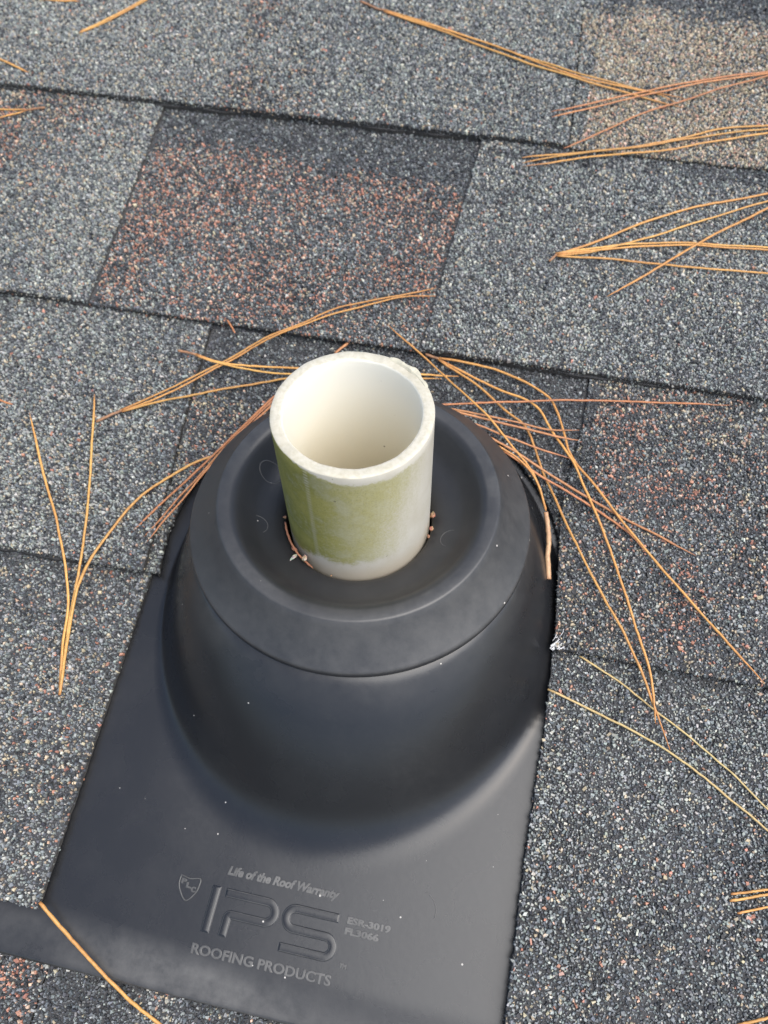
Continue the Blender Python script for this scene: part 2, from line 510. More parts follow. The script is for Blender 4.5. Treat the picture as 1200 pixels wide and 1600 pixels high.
GS = 1.05      # granule spacing, mm
def shingle(poly, wf, zone_fn, layers=1, label=None, grit=True, edge_mix='mixed', shade_line=None):
    out = densify(poly)
    # orient counter-clockwise
    x, y = out[:, 0], out[:, 1]
    if np.sum(x * np.roll(y, -1) - np.roll(x, -1) * y) < 0: out = out[::-1].copy()
    sh = link('shingle', slab('shingle', out, wf, 2.7), M_ASPH, roof)
    if label: sh['label'] = label
    if layers == 2:
        c = out.mean(0)
        o2 = out + rng.normal(0, 0.12, out.shape)
        d = np.clip(0.9 + 0.7 * np.sin(o2[:, 0] * 0.05) + 0.5 * np.sin(o2[:, 0] * 0.19), 0.1, 2.2)
        o2[:, 1] += np.where(o2[:, 1] < np.min(out[:, 1]) + 3, d - 1.2, 0)
        link('under_layer', slab('under_layer', o2, wf, 2.9, 2.85), M_ASPH, sh)
    if not grit: return sh
    lo, hi = np.maximum(out.min(0), FRAME.min(0)), np.minimum(out.max(0), FRAME.max(0))
    if (hi <= lo).any(): return sh
    nx, ny = int((hi[0] - lo[0]) / GS), int((hi[1] - lo[1]) / (GS * .88))
    gx, gy = np.meshgrid(np.arange(nx), np.arange(ny))
    px = lo[0] + (gx + 0.5 * (gy % 2)) * GS; py = lo[1] + gy * GS * .88
    px = (px + rng.uniform(-.5, .5, px.shape) * GS).ravel(); py = (py + rng.uniform(-.5, .5, py.shape) * GS).ravel()
    k = inside(FRAME, px, py)
    px, py = px[k], py[k]
    k = inside(out, px, py)
    px, py = px[k], py[k]
    if shade_line:                      # dark granule-free strip painting the shadow line beside a tab edge
        for (a0, b0, a1, b1, hw) in shade_line:
            t = np.clip((py - b0) / (b1 - b0), 0, 1)
            k = (abs(px - (a0 + (a1 - a0) * t)) > hw * rng.uniform(.7, 1.2, len(px))) | (py < min(b0, b1)) | (py > max(b0, b1))
            px, py = px[k], py[k]
    n = len(px)
    rad = np.clip(rng.lognormal(math.log(0.70), 0.30, n), 0.36, 1.32)
    w = wf(px, py) + rng.uniform(-.1, .22, n) + 0.5 * (vnoise(px * .05 + 9, py * .05) - .5)
    cen = np.column_stack([px, py, w]); cols = pick(zone_fn(px, py), n)
    # edge granules along the outline
    e, en, ec = [], [], []
    for i in range(len(out)):
        a, b = out[i], out[(i + 1) % len(out)]
        L_ = np.linalg.norm(b - a)
        if L_ > 12: continue
        d = (b - a) / (L_ + 1e-9); nr = np.array([d[1], -d[0]])
        for _ in range(int(L_ * (1.5 if abs(nr[0]) < .8 else 0.25) + rng.rand())):
            p = a + d * rng.rand() * L_
            e.append((p[0], p[1], -abs(rng.normal(0, 1.0 + 1.3 * (layers - 1))))); en.append((nr[0], nr[1], 0.35))
    if e:
        e = np.array(e); k = inside(FRAME, e[:, 0], e[:, 1]); e = e[k]; en = np.array(en)[k]
    if len(e):
        en /= np.linalg.norm(en, axis=1)[:, None]
        e[:, 2] += wf(e[:, 0], e[:, 1])
        ecol = pick(zone_fn(e[:, 0], e[:, 1]), len(e)) * 0.8
        me2 = granule_mesh('edge_granules', e, np.clip(rng.normal(.5, .14, len(e)), .25, .8), ecol, en)
        tag(link('edge_granules', me2, M_GRAN, sh), kind='stuff')
    tag(link('granules', granule_mesh('granules', cen, rad, cols), M_GRAN, sh), kind='stuff')
    return sh

def const(z):
    return lambda u, v: np.full(len(u), z, dtype=object)

def blend(*rules):
    """rules: (name, mask function) later ones win"""
    def f(u, v):
        z = np.full(len(u), rules[0][0], dtype=object)
        for nm, mk in rules[1:]:
            z[mk(u, v)] = nm
        return z
    return f

def speck(u, v, s, t, ox=0.0):
    """ragged patches: noise above a threshold, with per-granule scatter"""
    return vnoise(u * s + ox + 100, v * s + 200 + ox) + 0.35 * (vnoise(u * s * 3 + 50, v * s * 3 + 70) - .5) + rng.normal(0, .13, len(u)) > t

def wlin(w0, w1, vt):
    return lambda u, v: w0 + (w1 - w0) * (vt - v) / 143.0

V1, V2, V3, V4 = 255.0, 111.0, -28.0, -171.0
CUT_C, CUT_R = (0.5, -8.0), 93.0
def cut_arc(a0, a1, n=40):
    return [(CUT_C[0] + CUT_R * math.cos(math.radians(a)), CUT_C[1] + CUT_R * math.sin(math.radians(a))) for a in np.linspace(a0, a1, n)]

XL, XR = -900.0, 800.0
rough_edge = lambda v, v0, k: v + 14 * (vnoise(k * .03 + 3, k * 0 + 5) - .5) + rng.normal(0, 5, len(v)) > v0
# top course
shingle([(XL, V1), (-293, V1), (-297, 398), (XL, 398)], wlin(3.4, 6.8, 398), const('light'), shade_line=[(-293, 255, -297, 398, 1.6)])
shingle([(-292.5, V1), (63.5, V1), (57, 398), (-296.5, 398)], wlin(5, 9.0, 398),
        blend(('light', None), ('cool', lambda u, v: speck(u, v, .012, .5) & (u > -130)), ('salt', lambda u, v: (v < V1 + 22) & speck(u, v, .03, .55)), ('tan', lambda u, v: (abs(u + 115 + (v - 255) * .05) < 26) & speck(u, v, .03, .42, 7))), 2,
        'light grey double-thick shingle tab in the top course')
shingle([(64.5, V1 - 1), (XR, V1 - 1), (XR, 398), (58, 398)], wlin(3.4, 7.4, 398),
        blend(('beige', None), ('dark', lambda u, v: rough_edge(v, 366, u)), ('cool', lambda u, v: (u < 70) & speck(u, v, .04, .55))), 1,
        'beige-brown shingle panel at the top right')
# second course
shingle([(XL, V2 + .5), (-172, V2), (-176, V1 + 26), (XL, V1 + 26)], wlin(5, 9.6, 255),
        blend(('salt', None), ('light', lambda u, v: u > -215), ('red', lambda u, v: (u < -252) & (v > 190) & speck(u, v, .03, .35)), ('tan', lambda u, v: speck(u, v, .02, .68))), 2,
        'grey shingle tab at the left of the second course')
shingle([(-173, V2 - .3), (8, V2 - .3), (16, V1 + 26), (-177, V1 + 26)], wlin(3.0, 8.4, 255),
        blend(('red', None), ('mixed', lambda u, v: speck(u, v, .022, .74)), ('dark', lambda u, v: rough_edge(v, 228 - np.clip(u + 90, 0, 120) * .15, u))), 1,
        'rust-speckled recessed shingle panel with a dark band along its top', shade_line=[(-172, 111, -176, 281, 1.35), (7.5, 111, 16.5, 281, 1.5)])
shingle([(7.5, V2), (XR, V2), (XR, V1 + 26), (16.5, V1 + 26)], wlin(5, 9.6, 255),
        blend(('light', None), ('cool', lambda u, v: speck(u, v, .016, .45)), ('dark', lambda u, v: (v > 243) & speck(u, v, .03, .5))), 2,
        'grey double-thick shingle tab right of the rust panel')
# third course, cut round the boot
shingle([(XL, V3), (-212, V3), (-212.5, V2 + 26), (XL, V2 + 26)], wlin(3.2, 7, 111), const('mixed'))
shingle([(-211, V3), (-97, V3 + .5), (-99, 20), (-101, 37), (-102.5, 58), (-106, V2 + 26), (-211.5, V2 + 26)], wlin(5, 11.2, 111),
        blend(('light', None), ('cool', lambda u, v: speck(u, v, .018, .42)), ('mixed', lambda u, v: (u > -116) & speck(u, v, .03, .5))), 2,
        'grey shingle tab under the fork-shaped needles, left of the boot')
arc = cut_arc(192, -5)
shingle([(-99.5, V3 + 2), (-91, V3 + 2)] + arc + [(91, V2 + 26), (-105.5, V2 + 26), (-102, 58), (-100.5, 37), (-98.5, 20)],
        wlin(3.4, 7.4, 111),
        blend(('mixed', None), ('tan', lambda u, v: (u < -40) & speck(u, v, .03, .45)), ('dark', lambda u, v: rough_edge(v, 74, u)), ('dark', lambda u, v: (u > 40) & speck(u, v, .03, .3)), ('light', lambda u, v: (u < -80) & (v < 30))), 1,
        'dark recessed shingle panel cut in an arc behind the pipe boot', shade_line=[(-101.5, 40, -105, 137, 1.2), (91, 20, 92.5, 137, 2.0)])
shingle([(91.5, V3), (XR, V3), (XR, V2 + 26), (92.5, V2 + 26), (91.5, 83), (88, 56), (86.5, 36), (90, -8)],
        wlin(5, 11.2, 111),
        blend(('mixed', None), ('tan', lambda u, v: speck(u, v, .022, .42)), ('red', lambda u, v: speck(u, v, .035, .66, 11)), ('dark', lambda u, v: (u < 97) & (v > 20) & speck(u, v, .05, .45))), 1,
        'dark speckled shingle tab at the right of the boot')
# fourth course, cut straight along the flange
shingle([(XL, V4), (-97, V4), (-96, -100), (-95, V3 + 26), (XL, V3 + 26)], wlin(4.8, 8.2, -28),
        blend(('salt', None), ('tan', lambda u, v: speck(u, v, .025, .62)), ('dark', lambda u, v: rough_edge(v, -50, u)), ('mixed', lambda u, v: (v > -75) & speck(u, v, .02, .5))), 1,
        'speckled shingle left of the flange with its cut edge over the black plastic')
shingle([(91.5, V4 - 8), (XR, V4 - 8), (XR, V3 + 26), (91, V3 + 26), (92, -60), (91, -111)], wlin(6.6, 11.0, -28),
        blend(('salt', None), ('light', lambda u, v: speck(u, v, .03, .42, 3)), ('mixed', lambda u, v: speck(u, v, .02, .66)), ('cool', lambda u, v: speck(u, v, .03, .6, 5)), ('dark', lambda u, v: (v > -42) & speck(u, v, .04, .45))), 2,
        'granular shingle right of the flange with a straight cut edge')
# course under the flange lip
shingle([(XL, V4 - 143), (-90, V4 - 143), (-88.5, V4 + 26), (XL, V4 + 26)], wlin(-1.3, 2.7, -171),
        blend(('salt', None), ('red', lambda u, v: speck(u, v, .05, .42))), 1, 'rust and grey shingle in the bottom left corner')
shingle([(-89, V4 - 143), (XR, V4 - 143), (XR, V4 + 26), (-88, V4 + 26)], wlin(-1.6, 2.4, -171),
        blend(('dark', None), ('mixed', lambda u, v: (v < -200) & speck(u, v, .05, .5)), ('salt', lambda u, v: speck(u, v, .05, .72))), 1,
        'charcoal shingle showing below the flange lip')
# the roof goes on beyond the frame
for k in range(1, 4):
    vb = 255 + 143 * k
    for a, b in ((-900, -330 + 60 * k), (-329 + 60 * k, 120 - 40 * k), (121 - 40 * k, 800)):
        shingle([(a, vb), (b, vb), (b, vb + 169), (a, vb + 169)], wlin(4 + (a % 2), 8 + (a % 2), vb + 143), const('mixed'), 1, None, False)
for k in range(1, 3):
    vb = V4 - 143 - 143 * k
    for a, b in ((-900, -260 + 90 * k), (-259 + 90 * k, 150 - 50 * k), (151 - 50 * k, 800)):
        shingle([(a, vb), (b, vb), (b, vb + 169), (a, vb + 169)], wlin(1.5 + (a % 2) * .5, 5.5 + (a % 2) * .5, vb + 143), const('mixed'), 1, None, False)


# dry needles: label, colour, radius mm, needles as roof points (mm), brown sheath
NEEDLES = [
  ('short orange pair of pine needles crossing the top edge, left of centre', 'orange', 0.62,
   [[(-200.9,349.0,8.2),(-208.4,339.5,8.3),(-215.7,330.2,8.5),(-223.2,321.1,8.7),(-231.8,312.5,8.8),(-241.4,304.3,8.9),(-244.5,301.6,8.9)],[(-201.4,351.0,8.4),(-208.6,341.7,8.5),(-216.3,331.9,8.6),(-224.6,321.6,8.8),(-232.9,313.1,9.0),(-241.3,305.6,9.0),(-244.1,303.1,9.0)]],
   None),
  ('sliver of a pine needle lying along the very top edge at left', 'orange', 0.62,
   [[(-291.2,329.8,8.1),(-275.7,328.4,8.1),(-262.7,329.2,8.1),(-253.8,329.7,8.1)]],
   None),
  ('lone pine needle end pointing in from the left edge on the top course', 'orange', 0.80,
   [[(-306.2,281.1,10.0),(-290.9,274.9,10.0),(-277.0,269.4,10.1),(-263.8,264.4,10.1)]],
   None),
  ('short pine needle pair with brown base at left edge, just under the first course line', 'orange', 0.62,
   [[(-292.8,233.2,6.9),(-280.8,235.2,6.9),(-268.8,237.1,6.8),(-256.6,238.7,6.8)],[(-286.7,219.0,7.5),(-276.6,225.5,7.5),(-266.4,231.7,7.4),(-255.9,237.7,7.4)]],
   [(-256.6,238.6,6.7),(-246.2,241.8,6.7)]),
  ('long orange three-needle bundle sloping down across the top course from top centre', 'orange', 0.62,
   [[(-60.0,346.3,8.3),(-48.7,343.1,8.4),(-37.6,339.9,8.4),(-26.3,336.5,8.5),(-15.2,333.0,8.6),(-4.2,329.2,8.7),(7.0,325.3,8.8),(18.3,321.5,8.9),(29.1,318.1,9.0),(40.2,314.7,9.1),(51.0,311.6,9.1),(60.9,308.9,9.1),(72.3,306.5,8.8),(82.5,304.5,8.4),(92.6,302.9,8.0),(103.0,301.4,7.8),(113.2,299.9,7.8),(123.4,298.5,7.8)],[(-59.6,344.3,8.6),(-48.0,340.6,8.7),(-36.6,337.0,8.7),(-25.2,333.2,8.8),(-13.9,329.3,9.0),(-2.7,325.0,9.1),(8.4,320.7,9.2),(19.3,316.7,9.3),(30.1,313.1,9.4),(40.7,309.9,9.4),(51.1,306.9,9.5),(61.4,304.0,9.5),(72.0,301.7,9.1),(82.7,299.4,8.8),(92.7,297.3,8.4),(102.7,295.2,8.2),(113.1,293.0,8.2),(122.7,291.1,8.2)],[(-59.7,344.6,8.8),(-48.2,341.3,8.8),(-36.7,338.1,8.9),(-25.2,334.8,9.0),(-14.1,331.6,9.1),(-3.5,328.4,9.2),(6.3,325.3,9.3),(17.9,321.2,9.4),(28.8,317.1,9.5),(38.8,313.2,9.6),(48.0,309.7,9.6),(57.7,306.7,9.6),(68.3,304.4,9.4),(77.5,303.1,9.0),(87.5,301.9,8.6),(99.3,300.9,8.3),(109.0,299.4,8.3),(120.1,293.0,8.4)]],
   [(-76.1,351.8,8.1),(-64.3,347.0,8.1),(-60.0,346.0,8.1)]),
  ('rusty needle pair on the beige shingle, tips reaching left past the orange bundle', 'rust', 0.62,
   [[(181.5,329.7,8.1),(172.3,326.3,8.2),(162.5,323.1,8.2),(153.2,320.3,8.3),(143.0,317.1,8.4),(133.2,313.5,8.6),(123.6,309.7,8.7),(113.8,305.5,8.8),(104.5,301.4,8.9),(95.0,297.1,9.0),(85.8,292.2,9.6),(77.1,287.5,10.2),(67.1,282.5,10.7),(57.1,277.7,11.0),(50.4,274.7,11.1)],[(181.4,328.4,8.4),(172.3,324.6,8.4),(162.5,321.3,8.5),(153.3,318.4,8.6),(143.2,315.0,8.7),(133.2,311.1,8.8),(123.1,306.7,9.0),(112.7,302.0,9.1),(103.1,297.5,9.2),(93.0,292.5,9.5),(83.5,287.3,10.1),(74.6,282.3,10.7),(64.5,277.0,11.2),(54.8,272.2,11.4),(51.6,270.7,11.4)]],
   None),
  ('single rusty needle running diagonally over the beige shingle down to the course edge', 'rust', 0.62,
   [[(181.3,328.9,8.8),(171.9,323.4,8.9),(162.2,318.0,9.0),(152.5,312.8,9.1),(142.9,307.5,9.3),(133.7,302.1,9.4),(125.4,296.6,9.6),(116.4,291.0,9.8),(106.0,285.2,9.9),(96.7,279.0,10.1),(89.1,272.1,10.3),(80.8,265.1,10.4),(72.4,258.7,10.4),(63.6,252.0,10.4),(60.7,249.8,10.4)]],
   None),
  ('orange bundle of three needles lying along the lower edge of the beige shingle', 'orange', 0.62,
   [[(182.5,285.7,8.6),(173.1,284.5,8.7),(163.1,282.6,8.7),(152.8,280.3,8.8),(142.5,276.8,9.0),(133.7,272.7,9.1),(124.4,268.1,9.2),(115.2,263.9,9.3),(106.6,260.6,9.3),(98.2,257.6,9.3),(88.6,254.6,9.3),(79.6,252.5,8.8),(70.9,250.7,8.2),(61.4,248.8,7.7),(51.7,246.7,7.3),(42.1,244.2,7.3),(39.0,243.3,7.3)],[(182.5,283.6,8.9),(173.8,282.3,9.0),(164.1,279.7,9.0),(155.0,277.0,9.1),(145.0,273.7,9.2),(135.3,270.5,9.3),(126.2,267.1,9.4),(117.0,263.6,9.5),(107.9,260.1,9.5),(98.7,257.0,9.6),(89.3,254.3,9.5),(80.0,252.2,9.0),(71.0,250.1,8.5),(61.4,247.4,8.0),(52.1,244.2,7.6),(43.0,240.6,7.7),(39.9,239.4,7.7)],[(182.4,280.9,9.2),(173.3,278.8,9.3),(163.3,275.6,9.4),(153.1,272.0,9.5),(142.2,267.9,9.6),(133.5,264.4,9.7),(124.4,260.6,9.7),(115.3,257.1,9.8),(106.4,254.5,9.7),(97.8,252.9,9.3),(88.8,251.3,8.8),(79.2,249.2,8.3),(70.2,246.6,7.9),(60.5,243.3,7.9),(50.6,239.9,7.9),(40.9,236.6,8.0)]],
   None),
  ('fan of five pine needles spreading to the right edge from one brown base', 'orange', 0.62,
   [[(65.7,179.2,9.0),(73.3,183.3,9.0),(81.9,188.4,8.9),(89.5,193.8,8.8),(98.1,200.1,8.6),(106.8,206.1,8.5),(114.7,211.3,8.3),(122.7,216.2,8.1),(132.3,221.2,7.9),(140.9,225.0,7.8),(150.8,229.1,7.6),(160.7,232.9,7.5),(169.0,236.2,7.4),(179.3,240.2,7.3),(184.2,242.1,7.3)],[(66.4,178.7,9.2),(74.4,180.7,9.2),(84.0,183.9,9.2),(92.2,187.7,9.1),(101.6,192.3,9.0),(111.0,197.3,8.9),(120.0,202.3,8.7),(128.8,207.6,8.6),(137.7,212.9,8.4),(146.4,217.9,8.2),(155.4,223.0,8.1),(164.1,227.9,7.9),(171.3,231.9,7.8),(181.3,237.5,7.7),(184.2,239.1,7.7)],[(65.6,179.7,9.4),(74.1,182.6,9.4),(82.6,185.5,9.3),(91.8,188.4,9.3),(99.7,190.7,9.2),(107.9,192.9,9.1),(117.0,194.9,9.0),(126.6,196.5,8.9),(135.8,197.5,8.9),(145.9,198.4,8.8),(156.0,199.2,8.8),(165.1,199.9,8.8),(172.1,200.4,8.8),(182.5,200.7,8.7),(184.8,200.7,8.7)],[(66.3,179.2,9.6),(75.5,181.9,9.6),(84.8,184.6,9.6),(94.5,187.2,9.5),(102.6,189.4,9.4),(111.3,191.6,9.3),(120.7,193.6,9.3),(130.0,195.1,9.2),(139.4,196.2,9.1),(149.5,197.0,9.1),(159.2,197.7,9.1),(167.7,198.3,9.0),(177.5,198.8,9.0),(184.8,198.5,9.0)],[(66.4,177.8,9.9),(75.3,178.6,9.8),(84.1,179.4,9.8),(92.9,180.1,9.8),(101.3,180.5,9.8),(109.2,180.6,9.8),(117.9,180.6,9.8),(127.5,180.9,9.8),(136.4,181.4,9.8),(146.4,181.9,9.7),(156.5,182.5,9.7),(165.5,183.1,9.7),(172.4,183.5,9.7),(182.6,184.1,9.7),(184.9,184.3,9.7)]],
   [(62.9,174.5,9.2),(66.9,180.1,9.2)]),
  ('single straight needle crossing the five-needle fan, tip pointing down left', 'orange', 0.75,
   [[(183.6,237.2,9.2),(177.4,231.4,9.3),(168.9,224.0,9.4),(161.5,217.7,9.6),(152.9,210.5,9.9),(144.5,203.4,10.1),(136.9,196.6,10.3),(129.7,189.5,10.5),(123.2,182.8,10.7),(116.1,175.9,11.0),(108.9,169.0,11.1),(101.5,162.1,11.2),(94.2,155.3,11.3)]],
   None),
  ('three-needle bundle with brown base left of the pipe, sweeping up over the red shingle', 'orange', 0.62,
   [[(-133.7,51.9,9.7),(-127.2,56.6,9.6),(-120.2,62.0,9.6),(-113.4,67.7,9.4),(-106.4,73.8,9.2),(-99.1,80.4,8.7),(-92.6,86.9,7.9),(-85.1,93.6,8.1),(-78.2,100.1,8.6),(-71.5,105.4,9.6),(-62.9,110.9,10.5),(-54.9,116.1,10.5),(-47.5,122.2,10.4),(-38.8,128.4,10.3),(-30.4,132.4,10.1),(-20.9,136.3,9.9),(-12.1,139.8,9.7),(-3.1,143.7,9.6),(5.0,147.2,9.5),(7.8,148.4,9.5)],[(-133.3,51.1,9.9),(-125.9,55.6,9.9),(-118.1,60.8,9.8),(-111.3,66.4,9.6),(-104.9,72.3,9.4),(-98.3,78.8,8.8),(-92.1,85.3,8.0),(-85.3,92.0,7.6),(-78.4,98.4,8.1),(-71.6,103.8,9.2),(-64.0,109.0,10.3),(-56.6,113.7,10.7),(-48.8,118.7,10.7),(-40.4,123.9,10.6),(-31.2,128.8,10.4),(-22.4,133.3,10.2),(-13.3,137.7,10.0),(-4.1,141.2,9.9),(5.5,142.9,9.8),(8.7,143.5,9.8)],[(-133.1,50.6,10.1),(-125.1,54.9,10.1),(-115.7,59.5,10.0),(-108.1,62.8,9.9),(-99.6,66.5,9.5),(-90.9,70.5,8.7),(-82.7,74.2,8.0),(-74.2,77.9,7.2),(-65.7,81.3,6.9),(-57.8,84.2,6.8),(-48.5,87.1,6.7),(-40.1,89.3,6.7),(-34.4,90.8,6.7)]],
   [(-144.1,43.0,10.1),(-136.1,49.3,10.1),(-133.4,51.4,10.1)]),
  ('pine needles with dark brown base lying behind the pipe, passing to its right', 'orange', 0.62,
   [[(-105.9,89.6,9.1),(-95.7,87.3,8.6),(-86.4,87.1,8.2),(-77.3,88.2,7.7),(-68.4,89.4,7.1),(-59.2,90.3,7.1),(-48.7,91.5,7.1),(-40.3,92.4,7.1),(-31.0,93.5,7.0),(-21.3,94.6,7.0),(-12.0,95.7,7.0),(-3.1,96.7,6.9),(5.6,97.6,6.9),(14.1,98.5,6.9),(22.5,99.4,6.9),(28.2,100.1,6.9)],[(-105.6,88.8,9.3),(-97.1,87.0,8.9),(-87.4,86.1,8.4),(-76.8,85.9,7.9),(-67.4,86.2,7.4),(-58.2,86.7,7.4),(-47.7,87.7,7.4),(-39.1,88.7,7.4),(-29.6,90.0,7.3),(-19.9,91.3,7.3),(-11.1,92.6,7.3),(-1.9,93.9,7.2),(6.6,95.1,7.2),(14.5,96.2,7.2),(20.0,97.0,7.2)]],
   [(-115.8,90.3,9.0),(-105.8,89.3,9.0)]),
  ('rust red needle bundle hugging the upper left side of the black boot', 'rust', 0.62,
   [[(-58.0,70.3,14.0),(-63.8,61.2,13.6),(-69.6,52.0,13.0),(-75.3,43.0,12.0),(-81.2,33.6,11.0),(-87.8,23.4,10.6),(-94.6,12.7,10.5),(-99.1,5.2,10.5),(-103.6,-2.6,10.5),(-108.2,-10.2,10.5)],[(-57.6,68.9,14.0),(-64.4,58.0,13.6),(-71.4,46.5,13.0),(-76.3,37.8,12.4),(-81.4,28.7,11.6),(-86.6,18.9,11.0),(-90.6,11.1,10.8),(-94.5,2.9,10.7),(-98.5,-5.3,10.6),(-102.4,-13.4,10.5)],[(-57.1,66.9,14.0),(-63.5,56.9,13.3),(-69.8,47.1,12.6),(-75.6,37.5,12.0),(-80.5,28.1,11.6),(-84.8,19.0,11.3),(-88.8,10.1,11.0),(-92.7,1.7,10.8),(-96.4,-6.5,10.6),(-100.1,-14.6,10.5)]],
   None),
  ('large tan three-needle spray lying open at left like a fork', 'orange', 0.72,
   [[(-117.3,-88.4,7.7),(-119.7,-80.4,7.7),(-122.0,-72.5,7.6),(-124.2,-64.3,7.5),(-126.0,-55.4,7.3),(-127.5,-47.3,8.6),(-130.0,-39.5,10.0),(-133.2,-31.9,11.5),(-136.9,-24.3,12.5),(-141.7,-16.1,12.4),(-146.6,-8.2,12.2),(-152.0,-0.4,11.9),(-157.8,7.9,11.6),(-163.5,16.7,11.2),(-169.3,25.9,10.8),(-175.2,35.4,10.6),(-179.2,41.8,10.5)],[(-117.3,-88.1,7.9),(-119.0,-80.5,7.9),(-120.7,-72.6,7.8),(-122.4,-64.7,7.7),(-124.1,-57.2,7.5),(-125.1,-49.6,8.4),(-125.6,-41.9,9.8),(-125.9,-34.9,11.2),(-126.6,-27.2,12.7),(-128.0,-19.7,12.6),(-129.8,-11.6,12.5),(-132.2,-2.0,12.2),(-134.6,6.8,11.9),(-137.1,15.2,11.5),(-139.9,24.5,11.1),(-142.9,34.3,10.7),(-145.9,44.4,10.4),(-148.9,54.5,10.2),(-149.9,57.8,10.1)],[(-117.2,-88.1,8.1),(-118.8,-80.5,8.1),(-120.5,-72.4,8.0),(-122.1,-64.4,7.9),(-123.6,-56.9,7.7),(-124.3,-49.0,8.7),(-124.6,-40.7,10.1),(-123.7,-33.5,11.5),(-121.6,-26.0,12.9),(-119.2,-18.3,12.8),(-116.6,-10.4,12.6),(-113.7,-2.2,12.4),(-109.7,6.0,12.0),(-105.0,12.5,11.7),(-99.6,19.0,11.2),(-94.3,25.2,10.1),(-87.9,31.1,9.1),(-81.1,35.9,8.3),(-76.5,39.2,7.7)]],
   None),
  ('yellow needle lying from the left shingle corner across the black flange lip', 'orange', 0.85,
   [[(-96.5,-168.7,8.8),(-90.8,-172.7,7.4),(-84.2,-177.0,6.0),(-78.1,-180.7,5.3),(-71.1,-184.7,4.6),(-64.8,-188.2,4.0),(-57.6,-192.3,3.0),(-51.0,-195.7,2.2),(-43.5,-198.7,1.6),(-37.1,-201.1,1.3),(-32.0,-202.6,1.2)]],
   None),
  ('longest bundle: three needles from behind the pipe curving down across the right shingles', 'orange', 0.62,
   [[(16.3,108.8,7.1),(26.0,108.4,7.1),(35.4,108.0,7.1),(44.8,106.9,7.2),(54.0,104.1,7.4),(64.3,100.3,7.6),(73.4,95.0,7.8),(78.7,86.8,8.3),(82.3,77.4,9.2),(85.8,67.4,10.1),(90.7,59.9,11.0),(96.6,53.7,11.5),(102.7,47.2,11.8),(108.4,40.8,12.1),(114.3,34.0,12.3),(120.1,27.8,12.6),(125.6,22.1,12.8),(131.1,16.6,13.1),(136.4,11.4,13.3),(142.6,5.3,13.5),(148.3,-0.2,13.7),(153.7,-5.4,14.0),(158.5,-10.1,14.2),(163.6,-15.0,14.4),(168.7,-19.7,14.5),(174.0,-24.6,14.6),(177.4,-27.8,14.6)],[(16.4,107.8,7.5),(25.9,103.9,7.6),(35.5,100.1,7.6),(44.5,97.0,7.7),(53.1,94.2,7.8),(62.3,91.8,8.0),(70.0,87.2,8.2),(76.2,77.4,9.1),(82.8,69.0,10.1),(88.6,60.9,11.1),(92.9,52.9,11.9),(97.2,45.0,12.2),(101.5,36.4,12.6),(105.7,28.2,12.9),(109.6,19.8,13.3),(113.0,11.9,13.6),(116.6,3.4,14.0),(119.8,-4.1,14.3),(123.0,-11.9,14.5),(125.9,-19.0,14.7),(129.3,-26.9,14.7),(132.2,-34.1,13.8),(133.9,-41.6,12.9),(135.3,-49.4,12.1),(135.8,-51.9,11.7)],[(16.5,107.3,7.8),(24.6,103.1,7.8),(32.6,98.9,7.9),(40.4,94.1,8.1),(48.3,88.3,8.3),(55.3,82.9,8.5),(64.1,77.1,8.8),(69.4,68.0,9.0),(73.9,57.9,9.2),(79.0,48.0,10.0),(83.0,40.5,11.1),(87.4,32.4,12.1),(91.6,24.8,13.2),(96.1,17.1,13.6),(100.7,9.6,13.9),(105.5,2.3,14.2),(110.2,-4.7,14.4),(114.8,-11.2,14.7),(119.2,-17.7,14.8),(123.0,-24.0,14.9),(126.6,-30.1,14.4),(130.5,-37.1,13.4),(133.4,-42.7,12.5),(136.6,-48.8,11.6),(139.6,-55.2,11.6),(142.5,-61.5,11.6)]],
   [(9.5,110.0,7.1),(16.4,108.1,7.1)]),
  ('bundle with a thick pale woody base wedged between boot and right shingle', 'orange', 0.62,
   [[(79.1,31.8,17.0),(72.8,45.2,19.0),(63.9,53.1,21.0),(52.2,57.1,24.0),(39.4,62.9,26.0),(31.3,66.1,26.1),(22.7,69.5,26.0)],[(79.0,32.7,17.0),(75.1,41.0,17.8),(70.6,48.9,18.5),(64.6,55.2,19.3),(58.1,61.2,20.0),(51.5,67.8,20.3),(44.7,74.5,20.0),(30.1,87.6,16.0),(21.3,95.7,13.2),(11.2,104.4,11.0),(3.7,110.1,10.6),(-4.5,115.9,10.8),(-12.8,121.8,11.0)]],
   [(84.7,1.4,13.0),(83.0,11.3,14.0),(81.9,21.5,15.0),(79.2,31.2,17.0)]),
  ('spray of six rusty needles fanning right from behind the pipe rim', 'rust', 0.62,
